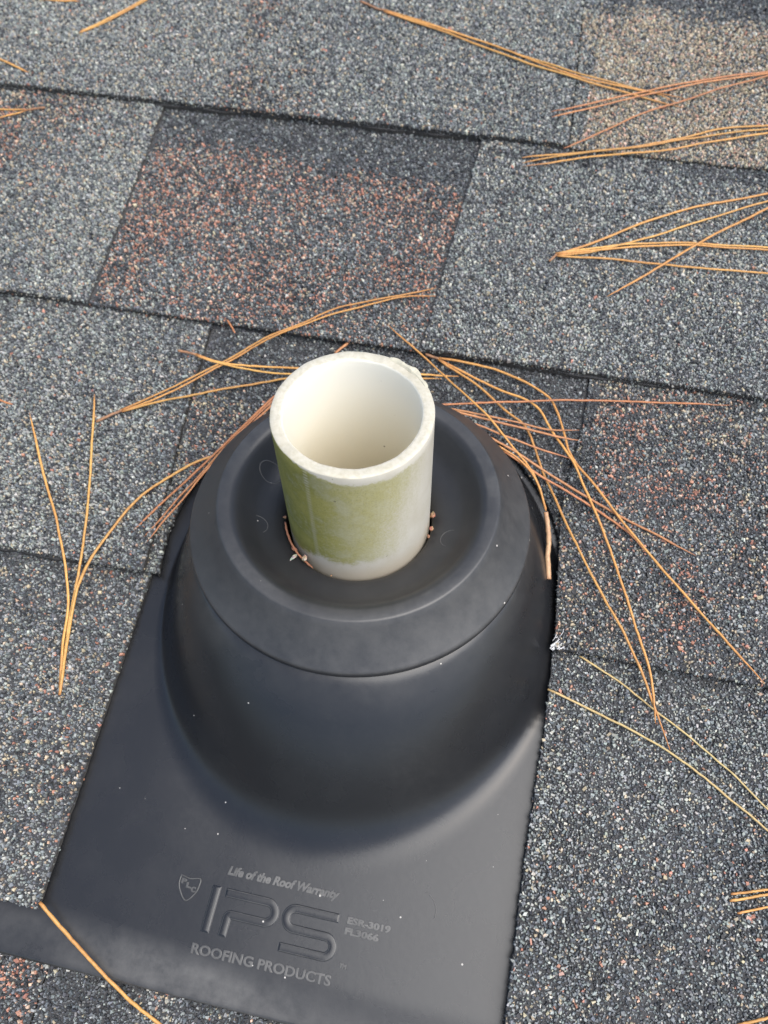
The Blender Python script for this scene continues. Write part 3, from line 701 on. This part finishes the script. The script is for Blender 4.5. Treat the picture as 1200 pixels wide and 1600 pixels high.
   [[(19.2,76.9,16.0),(26.8,79.2,15.0),(34.5,81.6,14.0),(44.1,84.2,13.0),(51.6,86.2,12.3),(60.3,88.5,11.5),(69.4,90.9,10.7),(78.3,93.0,10.0),(86.2,94.8,9.5),(96.8,96.7,9.0),(106.0,98.0,8.7),(116.4,99.4,8.6),(124.1,100.4,8.5),(132.3,101.5,8.5),(140.9,102.5,8.6),(149.6,103.6,8.6),(158.1,104.7,8.6)],[(19.8,73.7,20.0),(29.7,73.5,19.1),(39.5,73.3,18.0),(48.6,73.1,16.6),(58.0,72.9,15.0),(69.2,72.9,12.9),(79.6,72.9,11.0),(90.2,73.2,10.0)],[(19.5,75.1,18.0),(29.4,75.3,17.6),(39.1,75.5,17.0),(48.5,75.7,15.6),(57.6,75.8,14.0),(66.7,75.7,12.4),(75.2,75.9,11.0),(89.6,78.6,10.0)],[(20.1,72.0,22.0),(29.3,70.0,21.6),(38.7,68.1,21.0),(49.1,66.3,19.7),(58.9,64.7,18.0),(73.6,63.2,14.0),(87.8,62.4,11.0)],[(20.4,70.2,24.0),(30.7,67.1,23.6),(40.8,64.0,23.0),(50.6,60.9,21.8),(59.8,57.8,20.0),(67.6,55.3,17.5),(75.8,52.4,15.0),(86.1,48.3,13.0),(96.9,44.0,11.5),(105.8,40.7,10.5),(116.1,36.9,10.0),(123.1,34.2,9.9),(131.1,31.2,9.9),(139.3,28.1,10.0),(147.3,25.1,10.0)],[(20.6,69.3,25.0),(31.0,65.4,24.6),(41.2,61.5,24.0),(51.0,57.7,22.8),(60.2,54.1,21.0),(67.9,51.2,18.6),(76.2,48.1,16.0),(83.9,45.5,14.4),(92.4,42.5,12.8),(100.3,39.5,11.5),(110.6,34.3,10.5),(118.8,29.5,10.0),(125.9,22.7,10.0)]],
   None),
  ('thin straw needle starting at the right-hand course step and running off at right edge', 'straw', 0.60,
   [[(102.5,-29.0,8.2),(109.2,-31.8,8.2),(115.9,-34.7,8.3),(122.5,-38.2,8.4),(129.1,-42.0,8.5),(135.5,-45.8,8.6),(141.6,-49.2,8.7),(147.7,-52.7,8.9),(153.6,-56.3,9.0),(159.4,-59.9,9.1),(165.1,-63.6,9.2),(170.6,-67.5,9.3),(176.1,-71.8,9.5),(181.0,-75.7,9.5),(186.6,-80.0,9.6),(189.8,-82.5,9.6)]],
   None),
  ('straw needle whose tip overhangs the flange, running down right below the other straw one', 'straw', 0.62,
   [[(90.9,-46.1,10.5),(104.8,-49.4,8.7),(112.0,-51.5,8.6),(119.9,-54.0,8.8),(129.1,-56.8,8.9),(138.7,-60.1,9.0),(144.6,-62.7,9.1),(150.4,-65.7,9.2),(157.1,-69.3,9.3),(163.5,-73.0,9.4),(170.6,-77.4,9.5),(177.4,-81.5,9.7),(182.5,-84.7,9.8),(189.9,-89.7,9.9)]],
   None),
  ('three short orange needle ends poking in from the lower right edge', 'orange', 0.55,
   [[(169.5,-110.6,10.4),(176.6,-108.4,10.4),(183.1,-106.2,10.4),(190.3,-103.9,10.4),(192.5,-103.2,10.3)],[(169.1,-113.2,10.7),(176.4,-110.5,10.7),(183.1,-108.1,10.6),(190.2,-105.4,10.6),(192.5,-104.5,10.6)],[(172.0,-116.9,11.0),(178.9,-114.1,11.0),(185.6,-111.3,11.0),(192.4,-108.4,10.9)]],
   None),
  ('needle sliver in the bottom right corner', 'orange', 0.62,
   [[(173.2,-154.5,11.8),(180.2,-151.4,11.8),(186.8,-148.4,11.8),(190.9,-146.6,11.8)]],
   None),
  ('tiny brown needle stub poking from under the red shingle edge left of the pipe', 'rust', 0.60,
   [[(-95.2,111.8,9.6),(-88.7,104.6,9.6)]],
   None),
  ('short rusty needle stub just behind the top of the pipe rim', 'rust', 0.75,
   [[(-30.3,111.2,6.4),(-36.5,102.8,6.4)]],
   None),
  ('small rusty needle bit at the left edge halfway up', 'rust', 0.60,
   [[(-208.1,50.1,9.0),(-198.0,46.9,9.0),(-190.4,45.6,9.0)]],
   None),
]

# ------------------------------------------------------------------ pipe boot (flashing)
boot = empty('pipe_boot', rp(0, 0, 0))
tag(boot, 'black moulded plastic roof boot with domed collar around the white pipe', 'pipe boot')

def bparent(o):
    o.parent = boot
    o.matrix_parent_inverse = boot.matrix_basis.inverted()
    return o
bpy.context.view_layer.update()
BOOT_INV = Matrix.Translation(boot.location).inverted()
def part(name, me, mat, parent=None):
    o = link(name, me, mat)
    o.parent = parent or boot
    if parent is None: o.matrix_parent_inverse = BOOT_INV
    return o

NA = 360
ths = [2 * math.pi * i / NA for i in range(NA)]
def flange_w(u, v):
    w = 3.4 - 0.007 * (v + 190)
    t = min(1.0, max(0.0, (-172 - v) / 19.0))
    return w - 1.7 * t * t * (3 - 2 * t) + 0.25 * math.sin(u * 0.045) * t
FC = (3.0, -28.0)
def foot(a):
    """foot outline of the dome in roof coordinates (rounder below, longer above)"""
    su, sv = (93.0 if math.cos(a) > 0 else 91.0), (109.5 if math.sin(a) < 0 else 112.0)
    u, v = FC[0] + su * math.cos(a), FC[1] + sv * math.sin(a)
    return u, v
_h = np.linspace(0, 1, 61)
_ss = lambda x, a, b: (lambda t: t * t * (3 - 2 * t))(np.clip((x - a) / (b - a), 0, 1))
_sl = (0.35 + 0.6 * _ss(_h, 0.01, 0.09) + 0.45 * _ss(_h, 0.1, 0.6)) * (1 - _ss(_h, 0.64, 1.0))
_g = np.concatenate([[0], np.cumsum((_sl[1:] + _sl[:-1]) / 2)]); _g /= _g[-1]
PROF = list(zip(_h, _g))                 # dome wall: share of the way out, share of the way down
DR, DZ = 71.3, 34.2
verts, faces, sc1 = [], [], []
for a in ths:
    # start on the horizontal collar seat circle
    x, y, z = DR * math.cos(a), DR * math.sin(a), DZ
    u0, v0, w0 = x, CP * y + SP * z, -SP * y + CP * z
    u1, v1 = foot(a)
    w1 = flange_w(u1, v1)
    for h, g in PROF:
        verts.append(rp(u0 + (u1 - u0) * h, v0 + (v1 - v0) * h, w0 + (w1 - w0) * g))
        sc1.append(0.25 * max(0, 1 - h * 4))
K = len(PROF)
for i in range(NA):
    j = (i + 1) % NA
    for k in range(K - 1):
        faces.append((i * K + k, i * K + k + 1, j * K + k + 1, j * K + k))
dm = mesh('dome', verts, faces, True)
set_float(dm, sc1, 'scuff_sheen')
dome = part('dome', dm, M_PLASTIC)
# flange sheet, from the dome foot out to the rounded rectangle
UL, UR, VB, VT = -150.0, 128.0, -190.5, 96.0
verts, faces, scf_sheen = [], [], []
RN = 46
for a in ths:
    u1, v1 = foot(a)
    du, dv = math.cos(a), math.sin(a)
    du, dv = (u1 - FC[0]), (v1 - FC[1])
    t = min([((UR if du > 0 else UL) - FC[0]) / du if abs(du) > 1e-6 else 1e9, ((VT if dv > 0 else VB) - FC[1]) / dv if abs(dv) > 1e-6 else 1e9])
    t = max(t, 1.02)
    for k in range(RN):
        f = 1 + (t - 1) * (k / (RN - 1))
        u, v = FC[0] + du * f, FC[1] + dv * f
        # keep the sheet from rising over the shingles upslope
        verts.append(rp(u, v, flange_w(u, v)))
        e = max(0.0, min(1.0, (-170 - v + 0.06 * (-u - 60)) / 9.0))
        scf_sheen.append(0.8 * e * (1.0 if v > VB + 2 else 0.7) * (0.35 + 0.65 * math.exp(-((u + 30) / 45) ** 2)))
    verts.append(rp(FC[0] + du * t, FC[1] + dv * t, flange_w(u, v) - 1.6)); scf_sheen.append(0.4)
RK = RN + 1
for i in range(NA):
    j = (i + 1) % NA
    for k in range(RK - 1):
        faces.append((i * RK + k, i * RK + k + 1, j * RK + k + 1, j * RK + k))
fm = mesh('flange', verts, faces, True)
set_float(fm, scf_sheen, 'scuff_sheen')
flange = part('flange', fm, M_PLASTIC)

# collar: turned profile (radius, height above the roof line at the axis)
prof = ([(71.0, 33.6), (72.6, 33.7), (73.3, 34.5), (73.3, 36.2), (72.9, 37.1), (72.2, 37.7)] +
        [(72.2 - 13.2 * t, 37.7 + 14.8 * t - 0.6 * math.sin(math.pi * t)) for t in np.linspace(0.1, 1, 9)] +
        [(58.75, 52.72), (58.4, 52.95), (57.9, 53.05), (56.0, 53.1), (54.0, 53.0), (52.8, 52.7), (51.6, 52.0), (50.2, 50.5), (48.6, 48.3), (46.6, 45.8), (44.8, 43.9), (43.2, 42.4), (40.2, 40.9), (37.0, 39.6), (34.2, 38.3), (32.3, 37.0), (31.3, 35.6), (31.0, 33.0), (30.9, 27.0)])
NC = 160
verts, faces, scf_sheen = [], [], []
for i in range(NC):
    a = 2 * math.pi * i / NC
    for r, z in prof:
        e = 0.0
        if r < 33.5:      # the mouth gapes a little at the lower left
            e = 1.1 * max(0, math.cos(a - math.radians(212))) ** 2 * (33.5 - r) / 2.5
        verts.append(Vector(((r + e) * math.cos(a), (r + e) * math.sin(a), z)) * MM)
        scf_sheen.append(0.5 * (0.75 + 0.25 * math.sin(5 * a)) if 53 < r <= 58.8 else (0.42 if 58.8 < r < 73 else 0.16) * (0.55 + 0.45 * math.cos(a + math.radians(50))))  # wear plus painted light: sky sheen on the ring, brighter front right
PK = len(prof)
for i in range(NC):
    j = (i + 1) % NC
    for k in range(PK - 1):
        faces.append((i * PK + k, j * PK + k, j * PK + k + 1, i * PK + k + 1))
cm = mesh('collar', verts, faces, True)
set_float(cm, scf_sheen, 'scuff_sheen')
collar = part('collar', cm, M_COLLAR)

def ring_mesh(name, cx, cy, zf, r, tube, a0=0.0, a1=360.0, n=40):
    """thin raised mould ring; zf(x, y) -> world point"""
    v, f = [], []
    full = a1 - a0 >= 360
    cnt = n if full else n + 1
    for i in range(cnt):
        a = math.radians(a0 + (a1 - a0) * i / n)
        for k in range(6):
            b = 2 * math.pi * k / 6
            rr = r + tube * math.cos(b)
            v.append(zf(cx + rr * math.cos(a), cy + rr * math.sin(a), tube * math.sin(b) * 0.6))
    for i in range(n):
        j = (i + 1) % cnt
        for k in range(6):
            f.append((i * 6 + k, j * 6 + k, j * 6 + (k + 1) % 6, i * 6 + (k + 1) % 6))
    me = mesh(name, v, f, True)
    set_float(me, [0.8] * len(v), 'scuff_sheen')
    return me

def collar_z(x, y):
    r = math.hypot(x, y)
    for (r0, z0), (r1, z1) in zip(prof, prof[1:]):
        if r1 <= r <= r0 and r < 73:
            return z0 + (z1 - z0) * (r0 - r) / (r0 - r1 + 1e-9)
    return 36
colp = lambda x, y, dz: Vector((x, y, collar_z(x, y) + dz)) * MM
flp = lambda u, v, dw: rp(u, v, flange_w(u, v) + dw)
part('mould_ring', ring_mesh('mould_ring', -41.8, 10.5, colp, 4.6, 0.22), M_COLLAR, collar)
part('mould_ring', ring_mesh('mould_ring', -40.5, -16.5, colp, 4.4, 0.18, -40, 110), M_COLLAR, collar)
part('mould_ring', ring_mesh('mould_ring', 40.5, -6.5, colp, 4.2, 0.16, 80, 250), M_COLLAR, collar)
part('mould_ring', ring_mesh('mould_ring', 52.5, -141.0, flp, 7.4, 0.2, -15, 75), M_PLASTIC, flange)

# --- raised lettering on the flange
ROOF_ROT = Matrix(((1, 0, 0), (0, CP, -SP), (0, SP, CP))).to_4x4()
def to_flange(me, u, v, lift, wear_sheen=0.0):
    w = flange_w(u, v) + lift
    mt = Matrix.Translation(rp(u, v, w)) @ ROOF_ROT @ Matrix.Scale(MM, 4)
    me.transform(mt)
    set_float(me, np.full(len(me.vertices), wear_sheen), 'scuff_sheen')  # letters tinted paler: worn tone plus painted edge highlight
    return me

def text(name, body, u0, u1, base, height, depth=0.22, bev=0.10, shear=0.0, bold=0.0, spacing=1.0, wear_sheen=0.5):
    cu = bpy.data.curves.new(name, 'FONT')
    cu.body = body
    cu.size = 1.0
    cu.shear = shear
    cu.space_character = spacing
    ob = bpy.data.objects.new(name, cu)
    sc.collection.objects.link(ob)
    bpy.context.view_layer.update()
    m0 = bpy.data.meshes.new_from_object(ob)
    xs = [v.co.x for v in m0.vertices]; ys = [v.co.y for v in m0.vertices]
    capy = max(ys) 
    sx = (u1 - u0) / (max(xs) - min(xs)); x0 = min(xs)
    bpy.data.meshes.remove(m0)
    cu.size = 1.0
    s_eff = (height / 0.72)
    cu.extrude = depth / s_eff; cu.bevel_depth = bev / s_eff; cu.bevel_resolution = 2
    cu.offset = bold / s_eff
    cu.resolution_u = 3
    bpy.context.view_layer.update()
    me = bpy.data.meshes.new_from_object(ob)
    bpy.data.objects.remove(ob)
    me.transform(Matrix.Translation((-x0, 0, 0)))
    me.transform(Matrix.Diagonal((sx, s_eff, s_eff, 1)))
    me.name = name
    return part(name, to_flange(me, u0, base, 0.02, wear_sheen), M_PLASTIC, flange)

def band(name, path, width, height=0.36, ramp=0.6):
    """raised letter stroke: a low pillow of constant width along a polyline, sloping down on every side"""
    P = np.array(path, float)
    L0 = np.concatenate([[0], np.cumsum(np.linalg.norm(np.diff(P, axis=0), axis=1))])
    S = np.linspace(0, L0[-1], int(L0[-1] / 0.3) + 2)
    P = np.column_stack([np.interp(S, L0, P[:, 0]), np.interp(S, L0, P[:, 1])])
    T = np.gradient(P, axis=0); T /= np.linalg.norm(T, axis=1)[:, None]
    Nn = np.column_stack([-T[:, 1], T[:, 0]])
    hw = width / 2
    offs = np.concatenate([np.linspace(-hw, -hw + ramp, 6), np.linspace(hw - ramp, hw, 6)])
    sm = lambda x: x * x * (3 - 2 * x)
    V, F, GLINT = [], [], []
    for i in range(len(S)):
        e = min(1.0, min(S[i], S[-1] - S[i]) / ramp)
        for o_ in offs:
            g = min(1.0, (hw - abs(o_)) / ramp)
            q = P[i] + Nn[i] * o_
            V.append(flp(q[0], q[1], height * min(sm(g), sm(e)) - 0.01))
            GLINT.append(0.9 if 0.55 < min(g, e) < 0.97 else 0.0)  # edge highlight painted along the crest of the stroke
    K_ = len(offs)
    for i in range(len(S) - 1):
        for k in range(K_ - 1):
            F.append((i * K_ + k, (i + 1) * K_ + k, (i + 1) * K_ + k + 1, i * K_ + k + 1))
    me = mesh(name, V, F, True)
    if me.polygons[len(F) // 2].normal.z < 0: me.flip_normals()
    set_float(me, GLINT, 'scuff_sheen')
    return part(name, me, M_PLASTIC, flange)

def arc_pts(cx, cy, r, a0, a1, n=10):
    return [(cx + r * math.cos(math.radians(a)), cy + r * math.sin(math.radians(a))) for a in np.linspace(a0, a1, n)]
def seg(a, b, n=5):
    return [tuple(np.array(a) + (np.array(b) - np.array(a)) * t) for t in np.linspace(0, 1, n)]
band('raised_letter', seg((-28.6, -148.6), (-29.2, -166.2), 8), 3.7)
band('raised_letter', seg((-24.6, -150.3), (-7.5, -150.3), 8) + arc_pts(-6.8, -154.1, 3.8, 90, -90, 14)[1:] + seg((-8, -157.9), (-20.5, -157.9), 6) + arc_pts(-20.3, -159.3, 1.4, 90, 180, 6)[1:] + seg((-21.7, -160.2), (-22.0, -166.2), 5), 3.5)
band('raised_letter', seg((22.8, -150.3), (6.0, -150.3), 8) + arc_pts(5.4, -154.0, 3.7, 90, 270, 14)[1:] + seg((6.6, -157.7), (18.2, -157.7), 6) + arc_pts(18.8, -161.3, 3.6, 90, -90, 14)[1:] + seg((17.6, -164.9), (1.2, -164.9), 8), 3.5)
text('raised_slogan', 'Life of the Roof Warranty', -25.5, 20.5, -143.6, 3.3, shear=0.25, bold=0.10, bev=0.16, depth=0.02, wear_sheen=0.9)
text('raised_lettering', 'ROOFING PRODUCTS', -32.5, 24.0, -174.2, 3.7, depth=0.02, bold=0.03, bev=0.2, wear_sheen=0.75)
text('raised_code', 'ESR-3019', 26.2, 43.2, -151.3, 2.4, bold=0.08, bev=0.14, depth=0.02, wear_sheen=0.9)
text('raised_code', 'FL3066', 26.0, 39.2, -155.2, 2.4, bold=0.08, bev=0.14, depth=0.02, wear_sheen=0.9)
text('raised_mark', 'TM', 26.4, 29.0, -167.2, 1.6, depth=0.05, bev=0.12, bold=0.08, wear_sheen=0.75)
# shield with diagonal letters
shp = [(-44.2, -147.6), (-40.2, -148.3), (-36.2, -147.6), (-36.0, -150.6), (-36.9, -153.4), (-40.0, -156.6), (-43.2, -153.4), (-44.4, -150.6)]
pts = catmull(shp + [shp[0]], 4)
sv, sf = [], []
for p in pts[:-1]:
    for k in range(5):
        b = 2 * math.pi * k / 5
        c = np.array((-40.2, -151.2)); d = (p[:2] - c) / np.linalg.norm(p[:2] - c)
        q = p[:2] + d * 0.34 * math.cos(b)
        sv.append(flp(q[0], q[1], 0.34 * math.sin(b)))
n_ = len(pts) - 1
for i in range(n_):
    for k in range(5):
        j = (i + 1) % n_
        sf.append((i * 5 + k, j * 5 + k, j * 5 + (k + 1) % 5, i * 5 + (k + 1) % 5))
shm = mesh('shield_emblem', sv, sf, True)
set_float(shm, [1.0] * len(sv), 'scuff_sheen')
shield = part('shield_emblem', shm, M_PLASTIC, flange)
for k, ch in enumerate('PLC'):
    text('raised_mark', ch, -43.4 + 2.3 * k, -41.7 + 2.3 * k, -150.6 - 1.15 * k, 1.9, depth=0.05, bev=0.12, bold=0.08, wear_sheen=0.75)

# ------------------------------------------------------------------ vent pipe
pipe = empty('vent_pipe', (0, 0, 0.0))
tag(pipe, 'cream white plastic vent pipe stub stained green with algae, rising from the black boot', 'vent pipe')
R0, RI, HT = 30.15, 25.6, 105.76
pp = [(R0, z, 1, 0, 0) for z in np.linspace(-60, HT - 0.4, 40)] + [(R0 - .1, HT - 0.2, .5, 0, .5), (R0 - 0.3, HT, 0, 0, 1), (R0 - 2, HT + .02, 0, 0, 1), (RI + 1.4, HT, 0, 0, 1), (RI + .45, HT - .02, 0, .1, .9), (RI + .25, HT - .2, 0, .7, .3), (RI + .05, HT - .6, 0, 1, 0), (RI, HT - 1.0, 0, 1, 0)] + [(RI, z, 0, 1, 0) for z in np.linspace(HT - 5, -60, 30)]
NP_ = 128
verts, faces, at = [], [], []
for i in range(NP_):
    a = 2 * math.pi * i / NP_
    for r, z, o_, n_2, r_ in pp:
        dz = 0.0
        if z > HT - 2: dz = 0.25 * math.sin(3 * a + 1) + 0.12 * math.sin(11 * a) + 0.08 * math.sin(23 * a + 2)
        verts.append(Vector((r * math.cos(a), r * math.sin(a), z + dz)) * MM); at.append((o_, n_2, r_))
PK = len(pp)
for i in range(NP_):
    j = (i + 1) % NP_
    for k in range(PK - 1):
        faces.append((i * PK + k, j * PK + k, j * PK + k + 1, i * PK + k + 1))
pm = mesh('pipe_wall', verts, faces, True)
for k, nm in enumerate(('outer', 'inner', 'rim')): set_float(pm, [x[k] for x in at], nm)
wall = link('pipe_wall', pm, M_PVC, pipe)
# ragged saw burr left on the far right of the rim
bv, bf = [], []
rb = random.Random(4)
A0, A1, NB = math.radians(34), math.radians(74), 22
for i in range(NB + 1):
    a = A0 + (A1 - A0) * i / NB
    env = math.sin(math.pi * i / NB) ** 0.6
    hgt = env * (0.9 + 0.7 * math.sin(i * 0.9) * math.sin(i * .37 + 1) + 0.3 * rb.random())
    outw = env * (1.0 + 0.8 * math.sin(i * 0.6 + 2) + 0.3 * rb.random())
    for r, z in ((R0 - 1.6, HT - 0.2), (R0 - 0.9, HT + 0.35 * hgt + .1), (R0 + 0.2 * outw, HT + 0.5 * hgt), (R0 + 0.75 * outw, HT + 0.1 * hgt), (R0 - 0.1, HT - 1.4)):
        bv.append(Vector((r * math.cos(a), r * math.sin(a), z)) * MM)
for i in range(NB):
    for k in range(4):
        bf.append((i * 5 + k, (i + 1) * 5 + k, (i + 1) * 5 + k + 1, i * 5 + k + 1))
bm_ = mesh('saw_burr', bv, bf, False)
set_float(bm_, [1.0] * len(bv), 'rim')
link('saw_burr', bm_, mat_plain('dirty_pvc_burr', (0.42, 0.40, 0.31), 0.6), pipe)['label'] = 'ragged curl of plastic left on the rim'

# ------------------------------------------------------------------ pine needles
NCOL = {'orange': ((0.52, 0.28, 0.080), (0.34, 0.145, 0.05)), 'rust': ((0.42, 0.185, 0.075), (0.27, 0.11, 0.055)), 'straw': ((0.52, 0.39, 0.17), (0.40, 0.27, 0.12))}
rn = random.Random(21)
def tube(name, pts, r0, col, col_tip, tip=True, blunt=0.85):
    P = catmull(pts, 3 if len(pts) > 6 else 7)
    n = len(P)
    ph, am = rn.uniform(0, 6), rn.uniform(0.05, 0.2)
    for i in range(1, n - 1):            # slight waviness and kinks
        P[i, 0] += am * math.sin(i * 0.8 + ph) * 0.5 + rn.gauss(0, 0.06)
        P[i, 1] += am * math.cos(i * 0.55 + ph) * 0.5 + rn.gauss(0, 0.06)
        P[i, 2] += 0.15 * math.sin(i * 0.6 + ph)
    T = np.gradient(P, axis=0); T /= np.linalg.norm(T, axis=1)[:, None]
    up = np.array([0, 0, 1.0])
    S = np.cross(T, up); S /= np.linalg.norm(S, axis=1)[:, None]
    U = np.cross(S, T)
    V, C = [], []
    m_ = 7
    tw = rn.uniform(0, 3)
    jit = np.array([rn.gauss(0, 0.05) for _ in range(n)])
    for i in range(n):
        t = i / (n - 1)
        r = r0 * (1.0 - 0.12 * t)
        if tip: r *= min(1.0, (1 - t) * 7 + 0.28)
        r *= min(1.0, t * 12 + blunt) * (1 + jit[i])
        for k in range(m_):
            a = 2 * math.pi * k / m_ + tw + t * 1.5
            fl = 0.72 if math.sin(a) > 0 else 1.0
            V.append(P[i] + S[i] * r * math.cos(a) + U[i] * r * math.sin(a) * 0.85)
            q = 0.5 + 0.5 * math.sin(t * 9 + tw * 5 + k * .2)
            mixv = 0.35 * q + rn.uniform(-.12, .25) + (0.25 if k in (0, 3) else 0.0) + (0.65 * max(0, (t - 0.85) / 0.15)) + 0.5 * max(0, (0.06 - t) / 0.06)  # two lengthwise rows tinted darker as painted crease shading
            mixv = max(0.0, min(1, mixv))
            C.append([c1 * (1 - mixv) + c2 * mixv for c1, c2 in zip(col, col_tip)])
    F = []
    for i in range(n - 1):
        for k in range(m_):
            F.append((i * m_ + k, i * m_ + (k + 1) % m_, (i + 1) * m_ + (k + 1) % m_, (i + 1) * m_ + k))
    F.append(tuple(range(m_ - 1, -1, -1))); F.append(tuple((n - 1) * m_ + k for k in range(m_)))
    me = mesh(name, rp_np(np.array(V)), F, True)
    set_col(me, np.array(C))
    return me

for lab, cname, rad, ns_, sh in NEEDLES:
    bpt = (sh or ns_[0])[0]
    loc = rp(*bpt)
    c0, c1 = NCOL[cname]
    single = len(ns_) == 1 and not sh
    if not single:
        fas = empty('pine_needle_bundle', loc)
        tag(fas, lab, 'pine needles', 'dry pine needles scattered on the roof')
    for pts in ns_:
        f = rn.uniform(0.78, 1.2)
        g = rn.uniform(0.92, 1.08)
        col = (c0[0] * f, c0[1] * f * g, c0[2] * f * g)
        me = tube('needle', pts, rad * rn.uniform(0.82, 1.02) * (0.8 if cname == 'straw' else 1.0), col, c1)
        if single:
            me.name = 'pine_needle'
            me.transform(Matrix.Translation(-loc))
            o = link('pine_needle', me, M_NEEDLE); o.location = loc
            tag(o, lab, 'pine needle', 'dry pine needles scattered on the roof')
        else:
            me.transform(Matrix.Translation(-loc))
            link('needle', me, M_NEEDLE, fas)
    if sh:
        woody = 'woody' in lab
        me = tube('sheath', sh, rad * (2.0 if woody else 1.25), (0.42, 0.27, 0.15) if woody else (0.22, 0.12, 0.07), (0.36, 0.20, 0.11) if woody else (0.30, 0.15, 0.07), tip=False, blunt=1.45 if woody else .8)
        me.transform(Matrix.Translation(-loc))
        link('sheath', me, M_NEEDLE, fas)

# ------------------------------------------------------------------ debris
def crumb(name, world_loc, size, seed, col, label, cat='bark crumb', flat=0.6, group='bark crumbs around the foot of the pipe'):
    r_ = random.Random(seed)
    import bmesh
    b = bmesh.new()
    bmesh.ops.create_icosphere(b, subdivisions=1, radius=1)
    for v in b.verts:
        s = r_.uniform(0.62, 1.15)
        v.co = Vector((v.co.x * size[0] * s, v.co.y * size[1] * s, v.co.z * size[2] * s)) * MM
    rot = Matrix.Rotation(r_.uniform(0, 6), 4, 'Z') @ Matrix.Rotation(r_.uniform(-.4, .4), 4, 'X')
    b.transform(rot)
    me = bpy.data.meshes.new(name); b.to_mesh(me); b.free()
    set_col(me, np.array([[c * r_.uniform(.7, 1.3) for c in col] for _ in me.vertices]))
    o = link(name, me, M_BARK); o.location = world_loc
    tag(o, label, cat, group)
    return o
def at_pipe(deg, r, z):
    a = math.radians(deg)
    return Vector((r * math.cos(a), r * math.sin(a), z)) * MM
BR = (0.27, 0.135, 0.08)
crumb('bark_crumb', at_pipe(8, 31.6, 40.0), (1.7, 1.5, 1.4), 1, BR, 'largest tan crumb at the right of the pipe foot, topmost of three')
crumb('bark_crumb', at_pipe(-4, 31.9, 39.5), (1.3, 1.2, 1.1), 2, BR, 'middle rusty crumb at the right of the pipe foot')
crumb('bark_crumb', at_pipe(-11, 31.7, 39.2), (1.1, .9, .9), 3, BR, 'lowest small rusty crumb at the right of the pipe foot')
crumb('bark_crumb', at_pipe(196, 32.0, 39.4), (1.0, 1.0, .9), 4, BR, 'small crumb high on the left side of the pipe foot')
crumb('bark_crumb', at_pipe(226, 32.4, 39.4), (1.5, 1.0, .9), 5, (0.30, 0.15, 0.09), 'rusty crumb lodged at the lower left of the pipe foot')
crumb('bark_crumb', at_pipe(238, 32.0, 40.2), (1.6, 1.4, 1.2), 6, (0.50, 0.36, 0.27), 'pale pinkish crumb against the lower left of the pipe')
crumb('bark_crumb', at_pipe(262, 32.6, 38.9), (.6, .6, .5), 7, BR, 'tiny crumb just in front of the pipe foot')
crumb('grey_chip', at_pipe(232, 35.2, 40.3), (2.4, .9, .45), 8, (0.30, 0.29, 0.26), 'small grey sliver beside the rusty crumbs left of the pipe foot', 'chip', group='chips lying on the boot')
crumb('wood_flake', flp(18, -121, 0.6), (1.5, 1.1, .5), 9, (0.50, 0.30, 0.12), 'tiny orange flake on the flange just below the dome', 'flake', group='chips lying on the boot')
crumb('white_grit', flp(16.6, -127, 0.3), (.5, .35, .3), 10, (0.7, 0.68, 0.62), 'white grit grain just below the orange flake', 'grit', group='chips lying on the boot')
def cyl(deg, r, z):
    x, y = r * math.cos(math.radians(deg)), r * math.sin(math.radians(deg))
    return (x, CP * y + SP * z, -SP * y + CP * z)
tw = tube('twig', [cyl(202, 32.0, 40.6), cyl(220, 32.4, 39.9), cyl(236, 32.6, 39.7), cyl(248, 33.4, 39.8)], 0.5, (0.33, 0.15, 0.08), (0.28, 0.12, 0.07), True)
twl = rp(*cyl(225, 32.4, 39.9)); tw.transform(Matrix.Translation(-twl))
two = link('needle_fragment', tw, M_NEEDLE); two.location = twl
tag(two, 'short brown needle fragment lying against the lower left of the pipe foot', 'pine needle')

# frayed glass fibres at the shingle cut beside the boot
fr = empty('frayed_fibres', rp(91, -25, 10))
tag(fr, 'pale frayed fibres sticking out of the cut shingle edge right of the boot', 'fibres')
rf = random.Random(8)
FL = fr.location.copy()
for k in range(14):
    a = math.radians(rf.uniform(15, 75)) + (math.pi if rf.random() < .3 else 0)
    L_ = rf.uniform(2.0, 5.5)
    c = np.array([92.0 + rf.uniform(-2.0, 2.2), -25.0 + rf.uniform(-3.2, 3.2), 11.4 + rf.uniform(-.8, .8)])
    d = np.array([math.cos(a), math.sin(a), rf.uniform(-.25, .35)]) * L_ / 2
    me = tube('strand', [c - d, c + np.array([rf.uniform(-.3, .3), rf.uniform(-.3, .3), .2]), c + d], rf.uniform(.14, .32), (0.5, 0.5, 0.5), (0.5, 0.5, 0.5))
    me.transform(Matrix.Translation(-FL))
    link('strand', me, M_FIBRE, fr)
